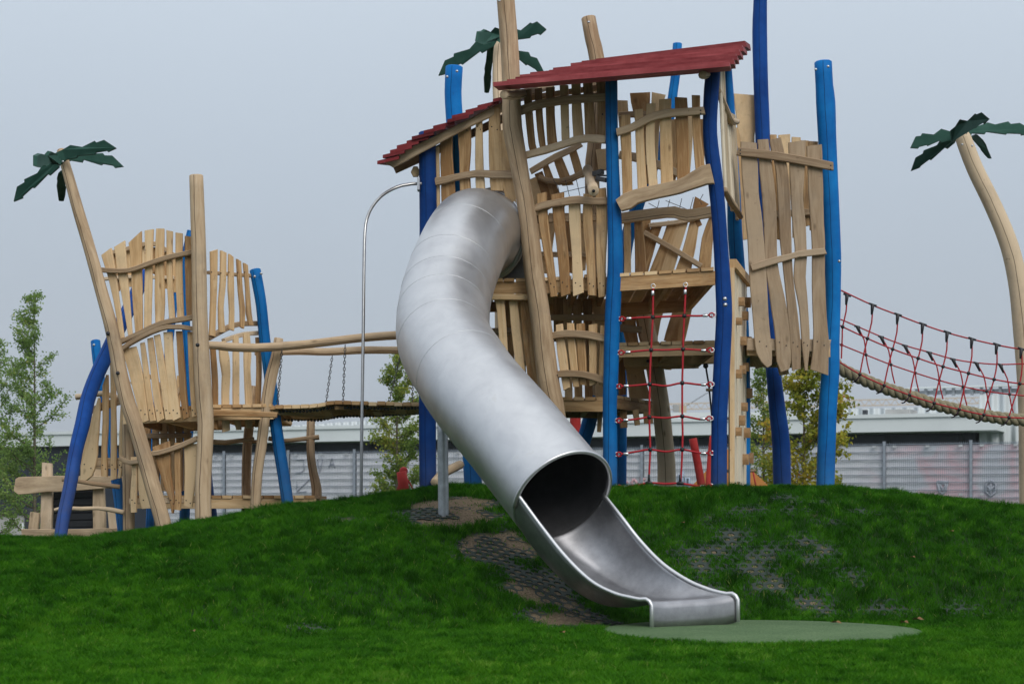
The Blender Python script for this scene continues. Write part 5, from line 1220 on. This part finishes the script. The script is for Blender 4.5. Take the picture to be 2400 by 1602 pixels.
# faded lettering showing on the sheets
M['ink'] = plain('faded_grey_ink', (0.33, 0.35, 0.40), .8); M['inkred'] = plain('faded_red_ink', (0.58, 0.36, 0.38), .8); M['inkblue'] = plain('faded_blue_ink', (0.40, 0.48, 0.60), .8)
def fpt(px, py, off=-.028):
    # intersection of the pixel ray with the fence plane
    dx = (px-1200)/F; den = dx*nF.x+nF.y; Y = (B_.dot(nF)+off)/den
    return Vector((dx*Y, Y, ZC+(HZ-py)/F*Y))
def strokes(b_, ls, w=.012):
    for l in ls: wire(b_, [fpt(x, y) for x, y in l], w, 4, 0)
mb = MB()
for l in ([(695, 1077), (712, 1077), (713, 1100), (707, 1106), (694, 1107)], [(744, 1077), (750, 1106), (756, 1076)], [(771, 1096), (778, 1073), (785, 1096)], [(774, 1087), (783, 1087)],
          [(696, 1128), (697, 1153), (718, 1151)], [(698, 1150), (730, 1118)]):
    tube(mb, [(*fpt(x, y), .02) for x, y in l], ns=5, step=0)
ink = mb.build('sheet_lettering', 'ink', FE)
mb = MB()
for l in ([(1462, 1140), (1462, 1122), (1472, 1131), (1462, 1131)], [(1486, 1122), (1480, 1130), (1486, 1139), (1493, 1130), (1486, 1122)], [(1500, 1122), (1512, 1122)], [(1506, 1122), (1506, 1139)]):
    tube(mb, [(*fpt(x, y), .04) for x, y in l], ns=5, step=0)
mb.build('sheet_lettering', 'inkred', FE)
mb = MB()
for l in ([(1592, 1136), (1592, 1112)], [(1600, 1136), (1600, 1104)], [(1608, 1136), (1608, 1120), (1616, 1120), (1616, 1136)]):
    tube(mb, [(*fpt(x, y), .04) for x, y in l], ns=5, step=0)
mb.build('sheet_lettering', 'inkblue', FE)
mb = MB()
for l in ([(2197, 1128), (2222, 1128), (2216, 1150), (2208, 1158), (2202, 1150), (2197, 1128)], [(2203, 1133), (2216, 1133), (2210, 1150), (2203, 1133)],
          [(2322, 1124), (2334, 1134), (2334, 1152), (2322, 1162), (2311, 1152), (2311, 1134), (2322, 1124)], [(2322, 1132), (2322, 1158)], [(2322, 1148), (2315, 1138)], [(2322, 1148), (2329, 1138)]):
    tube(mb, [(*fpt(x, y), .035) for x, y in l], ns=5, step=0)
mb.build('sheet_emblem', 'ink', FE)

# long white hall
HA = Vector(((2275-1200)/F*60, 60, 0)); HB = Vector(((675-1200)/F*70, 70, 0)); dH = (HA-HB).normalized(); nH = Vector((dH.y, -dH.x, 0)); nH = -nH if nH.y > 0 else nH
HL = HA-dH*55
def hbox(b_, s0, s1, o0, o1, z0, z1, tone=.5):
    c = [HA+dH*s0+nH*o0, HA+dH*s1+nH*o0, HA+dH*s1+nH*o1, HA+dH*s0+nH*o1]
    hexa(b_, [v_+Vector((0, 0, z0)) for v_ in c]+[v_+Vector((0, 0, z1)) for v_ in c], tone)
BU = empty('warehouse', HA, 'long low white hall with dark glazed strip beyond the fence', 'building')
zf0, zf1 = 3.53, 4.05
part('fascia', lambda b_: (hbox(b_, -60, .9, 0.6, -12, zf0, zf1), hbox(b_, -60, .95, .66, .6, zf1-.07, zf1+.05)), 'whiteclad', BU)
part('window_strip', lambda b_: hbox(b_, -31.0, 0, -.9, -11.5, .2, zf0-.003), 'glass', BU)
part('window_frame', lambda b_: [hbox(b_, -s_, -s_+.12, -.86, -.9, .2, zf0-.004) for s_ in np.arange(.5, 31, 2.4)]+[hbox(b_, -31, 0, -.84, -.9, zf0-.55, zf0-.45)], 'frame', BU)
part('wall', lambda b_: hbox(b_, -60, -31.0, .3, -11.5, .1, zf0-.003), 'darkclad', BU, 'dark navy clad wall at the left end')
part('roof', lambda b_: (hbox(b_, -29, -10, -1, -10, zf1, zf1+.15), [hbox(b_, s_, s_+.5, -.5, -.9, zf1+.05, zf1+.12) for s_ in np.arange(-22, -14, 1.1)]), 'corr', BU)
part('roof_box', lambda b_: hbox(b_, -3.0, -2.2, -1.2, -2.5, zf1, zf1+.3), 'greybox', BU)
part('vent_pipe', lambda b_: hbox(b_, -3.95, -3.8, -2, -2.2, zf1, zf1+.35), 'frame', BU)
BR = empty('warehouse', HA+dH*6, 'taller white corrugated hall at the right edge beyond the fence', 'building')
def wpt(px, py, Y): return P(px, py, Y)
part('wall', lambda b_: hbox(b_, .1, 22, -1.0, -14, .2, 4.75), 'corr', BR)
part('parapet_railing', lambda b_: [hbox(b_, s_, s_+.1, -1.1, -1.2, 4.75, 5.0) for s_ in np.arange(-2, 22, .3)]+[hbox(b_, -2, 22, -1.2, -1.24, 4.80, 4.94)], 'galv', BR)
part('coping', lambda b_: hbox(b_, -2.2, 22, -.95, -1.3, 5.0, 5.05), 'whiteclad', BR)
part('wall', lambda b_: hbox(b_, -5, .1, -3, -14, 4.06, 4.5), 'corr', BR)
# back hall, very pale in the fog
BH = empty('warehouse', P(1600, 1150, 95), 'pale hall roofline fading in fog behind the long white hall', 'building')
part('wall', lambda b_: box(b_, P(900, 0, 95).x, P(2300, 0, 95).x, 95, 110, .2, P(0, 966, 95).z), 'whiteclad', BH)
part('roof', lambda b_: hexa(b_, [P(560, 1004, 80), P(870, 1004, 80), P(870, 1004, 92), P(560, 1004, 92), P(640, 1000, 80), P(870, 984, 80), P(870, 984, 92), P(640, 1000, 92)]), 'corr', BH)
CH_ = empty('chimney', P(1972, 970, 64), 'white chimney cap above the hall roof beside the azure post', 'chimney')
part('stack', lambda b_: (tube(b_, [(*P(1968, 905, 64), .07), (*P(1968, 950, 64), .07)], ns=10, lump=0), tube(b_, [(*P(1968, 945, 64), .12), (*P(1968, 965, 64), .3), (*P(1968, 968, 64), .3)], ns=12, step=0)), 'whiteclad', CH_)
part('cap', lambda b_: tube(b_, [(*P(1968, 967, 64), .2), (*P(1968, 978, 64), .2)], ns=12, step=0), 'frame', CH_)
# low grey kiosk at the far left
KB = empty('loading_bay', P(20, 1252, 45), 'grey loading bay with dark frame at the far left edge', 'shed')
part('wall', lambda b_: box(b_, P(-120, 0, 45).x, P(60, 0, 45).x, 45, 48, 0, P(0, 1202, 45).z), 'greybox', KB)
part('frame', lambda b_: (box(b_, P(-122, 0, 45).x, P(69, 0, 45).x, 44.9, 48.1, P(0, 1202, 45).z, P(0, 1190, 45).z), box(b_, P(60, 0, 45).x+.003, P(69, 0, 45).x, 44.9, 48.1, 0, P(0, 1202, 45).z)), 'frame', KB)
part('bollard', lambda b_: box(b_, P(51, 0, 44).x, P(55, 0, 44).x, 44, 44.04, 0, P(0, 1225, 44).z), 'whiteclad', KB)
# crane
CR = empty('crane', P(2100, 945, 420), 'pale tower crane jib far off in the fog', 'crane')
YK = 420
def jib(b_):
    a, c_ = P(1440, 962, YK), P(2330, 944, YK)
    n = 44; up_ = Vector((0, 0, 1.3))
    bar(b_, a, c_, .2, .2); bar(b_, a+up_, c_+up_, .2, .2)
    for i in range(n):
        p0, p1 = a.lerp(c_, i/n), a.lerp(c_, (i+.5)/n); p2 = a.lerp(c_, (i+1)/n)
        bar(b_, p0, p1+up_, .12, .12); bar(b_, p1+up_, p2, .12, .12)
part('jib', jib, 'crane', CR)
part('stay', lambda b_: bar(b_, P(1590, 962, YK), P(1665, 916, YK), .15, .15), 'frame', CR)
part('mast', lambda b_: bar(b_, P(1600, 1190, YK), P(1600, 950, YK), 1.6, 1.6, Vector((1, 0, 0))), 'crane', CR)
part('counterweight', lambda b_: bar(b_, P(1578, 956, YK), P(1604, 956, YK), 1.5, 1.6), 'greybox', CR)

# trees
def tree(label, px, ptop, Y, spread, n_leaf, lm, name='poplar_tree', group='young trees in front of the hall', lean=0.0, leaf=.036, low=.1, seed=1, side=0.0, dens_top=1.0):
    rg = np.random.default_rng(seed); rd = random.Random(seed)
    x0 = (px-1200)/F*Y; g0 = max(0.15, gz(x0, Y))-0.1; zt = P(0, ptop, Y).z; Hh = zt-g0
    R = empty(name, (x0, Y, g0), label, 'tree', group)
    mb = MB(); tube(mb, [(x0, Y, g0, .034), (x0+lean*.3, Y, g0+Hh*.35, .026), (x0+lean*.7, Y+.03, g0+Hh*.7, .014), (x0+lean, Y, zt-.1, .004)], ns=8, lump=.05)
    tr_ = mb.build('trunk', 'bark', R)
    mbb = MB(); tw = []
    nb = 46
    for i in range(nb):
        t = low+(1-low)*((i+rd.random())/nb); a_ = rd.uniform(0, 6.283)
        sp_ = spread*(math.sin(math.pi*min(1, (1-t)*1.05+.06))**.75)*(0.45+.75*rd.random())*(0.35+0.75*(1-t)) if t > .35 else spread*(.6+.45*rd.random())*(.65+t)
        sp_ = sp_*(1+side*math.cos(a_))
        b0 = Vector((x0+lean*t, Y, g0+Hh*t)); ln = sp_; dirv = Vector((math.cos(a_), math.sin(a_), 0))
        b1 = b0+dirv*ln*.55+Vector((0, 0, ln*.35)); b2 = b0+dirv*ln+Vector((0, 0, ln*(.75+.5*rd.random())))
        if b2.z > zt: b2.z = zt-rd.random()*.2
        tube(mbb, [(*b0, .013*(1.3-t)), (*b1, .008*(1.3-t)), (*b2, .002)], ns=4, cap=False, step=.25)
        tw.append((b0, b1, b2, ln))
        for k in range(4):
            s_ = .3+.65*rd.random(); bb = b0.lerp(b1, s_*2) if s_ < .5 else b1.lerp(b2, s_*2-1)
            a2 = a_+rd.uniform(-1.3, 1.3); l2 = ln*.42*rd.random()+.08; e_ = bb+Vector((math.cos(a2)*l2, math.sin(a2)*l2, l2*rd.uniform(-.1, .9)))
            if e_.z > zt: e_.z = zt
            tube(mbb, [(*bb, .004), (*e_, .0015)], ns=3, cap=False, step=.4); tw.append((bb, bb.lerp(e_, .5), e_, l2))
    mbb.build('branches', 'bark', tr_)
    top = Vector((x0+lean, Y, zt)); tw.append((Vector((x0+lean*.7, Y, g0+Hh*.72)), Vector((x0+lean*.85, Y, g0+Hh*.87)), top, .5)); pass
    w = np.array([t_[3] for t_ in tw]); w = w/w.sum(); ks = rg.choice(len(tw), n_leaf, p=w)
    B0 = np.array([tuple(t_[0]) for t_ in tw])[ks]; B1 = np.array([tuple(t_[1]) for t_ in tw])[ks]; B2 = np.array([tuple(t_[2]) for t_ in tw])[ks]
    s_ = (rg.random(n_leaf)**.8)[:, None]*1.02; pos = (1-s_)**2*B0+2*s_*(1-s_)*B1+s_**2*B2
    pos += rg.normal(0, .045, (n_leaf, 3))*np.array([1, 1, .8])
    u = rg.normal(0, 1, (n_leaf, 3)); u /= np.linalg.norm(u, axis=1)[:, None]; r2 = rg.normal(0, 1, (n_leaf, 3)); v_ = np.cross(u, r2); v_ /= np.linalg.norm(v_, axis=1)[:, None]
    sz = (leaf*(.6+.7*rg.random(n_leaf)))[:, None]
    Vv = np.stack([pos-u*sz*.55, pos+v_*sz*.42-u*sz*.05, pos+u*sz*.6, pos-v_*sz*.42-u*sz*.05], 1).reshape(-1, 3)-np.array([x0, Y, g0])
    me = bpy.data.meshes.new('foliage'); me.vertices.add(n_leaf*4); me.vertices.foreach_set('co', Vv.astype(np.float32).ravel())
    me.loops.add(n_leaf*4); me.loops.foreach_set('vertex_index', np.arange(n_leaf*4, dtype=np.int32)); me.polygons.add(n_leaf); me.polygons.foreach_set('loop_start', np.arange(n_leaf, dtype=np.int32)*4)
    try: me.polygons.foreach_set('loop_total', np.full(n_leaf, 4, np.int32))
    except Exception: pass
    me.update(calc_edges=True)
    cn = lat(pos[:, 0]*3+50, pos[:, 2]*3+50, 1.0, seed)
    tone = np.clip(.15+.45*rg.random(n_leaf)+.5*(cn-.4)+np.where(rg.random(n_leaf) < .05, .35, 0), 0, 1).astype(np.float32)
    at_ = me.attributes.new('tone', 'FLOAT', 'FACE'); at_.data.foreach_set('value', tone); me.materials.append(M[lm])
    o = bpy.data.objects.new('foliage', me); COL.objects.link(o); o.parent = R
    return R
tree('tall green leafy young tree at the far left behind the timber frame', 82, 690, 31, .80, 12500, 'leafgreen', seed=3, lean=-.02, leaf=.038)
tree('sparse green young tree cut by the left edge of the photo', -8, 800, 33, .75, 9000, 'leafgreen', seed=8, leaf=.038)
tree('slim green and yellow young tree behind the fire pole and slide', 930, 830, 31, .66, 11500, 'leafmix', seed=5, leaf=.04, side=.1)
tree('yellowing young tree between the navy and right azure posts', 1885, 845, 29, .80, 8800, 'leafgold', seed=11, leaf=.055, side=.1)
tree('slim green and yellow tree left of the yellowing tree', 1790, 860, 33, .58, 7500, 'leafmix', seed=12, leaf=.04)

# distant woods in the fog
def hillz(x, y): return 34+np.clip((x-420)*.17, 0, 210)*min(1, max(0, (y-2700)/550))+10*math.sin(x*.013)
def woods(b_):
    rd = random.Random(4)
    for i in range(260):
        y = rd.uniform(2800, 3350); x = rd.uniform(-760, 1200); h = rd.uniform(30, 52); w = rd.uniform(11, 18); zb = float(hillz(x, y))-12
        if x < 460 and rd.random() < .5: continue
        for k in range(4):
            z = zb+h*k/4.2; r_ = w*(1-k/4.6)*rd.uniform(.8, 1.15); n = 8
            pts = [Vector((x+r_*math.cos(t)*rd.uniform(.75, 1.1), y+r_*math.sin(t), z)) for t in [q*6.283/n for q in range(n)]]
            b_.add(pts+[Vector((x, y, z+h/2.4))], [(q, (q+1) % n, n) for q in range(n)], tone=rd.random(), smooth=False)
mb = MB(); woods(mb); tag(mb.build('far_woods', 'farleaf'), 'misty wood on far slopes fading into the fog behind the rope bridge', 'woods', kind='stuff')
mb = MB(); V = []
for i in range(41):
    x = -1600+i*90; V += [(x, 2350, 0), (x, 2800, float(hillz(x, 2800))), (x, 3350, float(hillz(x, 3350))), (x, 4150, 0)]
mb.add(V, [(i*4+k, i*4+4+k, i*4+5+k, i*4+1+k) for i in range(40) for k in range(3)]); tag(mb.build('hill', 'farleaf'), None, None, kind='structure')

# timber play frame on the left
TF = empty('timber_frame', P(165, 1250, 24.5), 'timber playground sign frame with broad crossbeam and black boards', 'timber frame')
part('crossbeam', lambda b_: board(b_, [(36, 1136, 30), (45, 1138, 40), (110, 1134, 38), (180, 1132, 34), (280, 1128, 26), (300, 1128, 22)], 24.4, .08), 'oldwood', TF)
for pts in ([(111, 1084, 22), (111, 1140, 24), (110, 1200, 27), (109, 1244, 26)], [(232, 1090, 22), (232, 1140, 24), (233, 1190, 28), (234, 1240, 29)]):
    part('upright', lambda b_: board(b_, pts, 24.5, .09), 'oldwood', TF)
for pts in ([(83, 1200, 22), (78, 1242, 22)], [(263, 1190, 22), (270, 1240, 26)]):
    part('brace_board', lambda b_: board(b_, pts, 24.3, .07), 'oldwood', TF)
part('base_board', lambda b_: board(b_, [(52, 1249, 20), (160, 1250, 22), (285, 1247, 22)], 24.2, .06), 'oldwood', TF)
part('black_board', lambda b_: [extr(b_, [P(126, 1236, 24.6), P(126, 1155, 24.6), P(138, 1150, 24.6), P(222, 1146, 24.6), P(222, 1236, 24.6)], Vector((0, .05, 0)))]+[board(b_, [(126, y, 15), (222, y-2, 15)], 24.56, .02) for y in (1160, 1177, 1194, 1211, 1228)], 'darkboard', TF)

# red items
for lab, pts, Yy in (('red post leaning left seen through the climbing net', [(1624, 1028, 19), (1636, 1090, 19), (1650, 1170, 19)], 26), ('red post half hidden behind the navy post', [(1670, 1022, 14), (1664, 1080, 14), (1658, 1170, 14)], 26.3), ('thick red post below the centre deck', [(1349, 935, 26), (1348, 1010, 26), (1346, 1170, 26)], 27)):
    mb = MB(); pole(mb, pts, Yy, ns=14, lump=.02); tag(mb.build('red_post', 'redpost'), lab, 'post', 'red painted posts behind the tower')
RS = empty('spring_rider', P(945, 1150, 24), 'small red play figure with round head behind the mound', 'play figure')
part('body', lambda b_: pole(b_, [(941, 1106, 24), (945, 1130, 25), (947, 1156, 27)], 24, lump=0), 'redpost', RS)
part('head', lambda b_: ball(b_, P(946, 1103, 24.05), .055, 14, 10), 'redpost', RS)
part('arm', lambda b_: tube(b_, [(*P(956, 1124, 24), .011), (*P(972, 1152, 24), .011)], ns=6), 'redpost', RS)
part('arm', lambda b_: tube(b_, [(*P(934, 1140, 24), .016), (*P(929, 1156, 24), .016)], ns=6), 'redpost', RS)
SA = empty('play_tent', P(1755, 1150, 27), 'orange sloping shelter roof behind the climbing wall', 'shelter')
part('roof', lambda b_: hexa(b_, [P(1600, 1160, 27), P(1825, 1160, 27), P(1825, 1160, 28.5), P(1600, 1160, 28.5), P(1704, 1052, 27), P(1712, 1054, 27), P(1712, 1054, 28.5), P(1704, 1052, 28.5)]), 'orange', SA)
part('pole', lambda b_: tube(b_, [(*P(1765, 1105, 26), .012), (*P(1774, 1150, 26), .012)], ns=6), 'redpost', SA)

# ------------------------------------------------------------ haze: closed box round everything, even density
hz = MB(); box(hz, -2400, 2400, -60, 4300, -2.5, 420)
m = bpy.data.materials.new('haze_air'); m.use_nodes = True; m.node_tree.nodes.clear()
o_ = m.node_tree.nodes.new('ShaderNodeOutputMaterial'); pv = m.node_tree.nodes.new('ShaderNodeVolumePrincipled')
pv.inputs['Color'].default_value = (0.93, 0.96, 1.0, 1); pv.inputs['Density'].default_value = 0.00022
m.node_tree.links.new(pv.outputs[0], o_.inputs['Volume'])
if True:
    tag(hz.build('haze', m), None, None, kind='stuff')
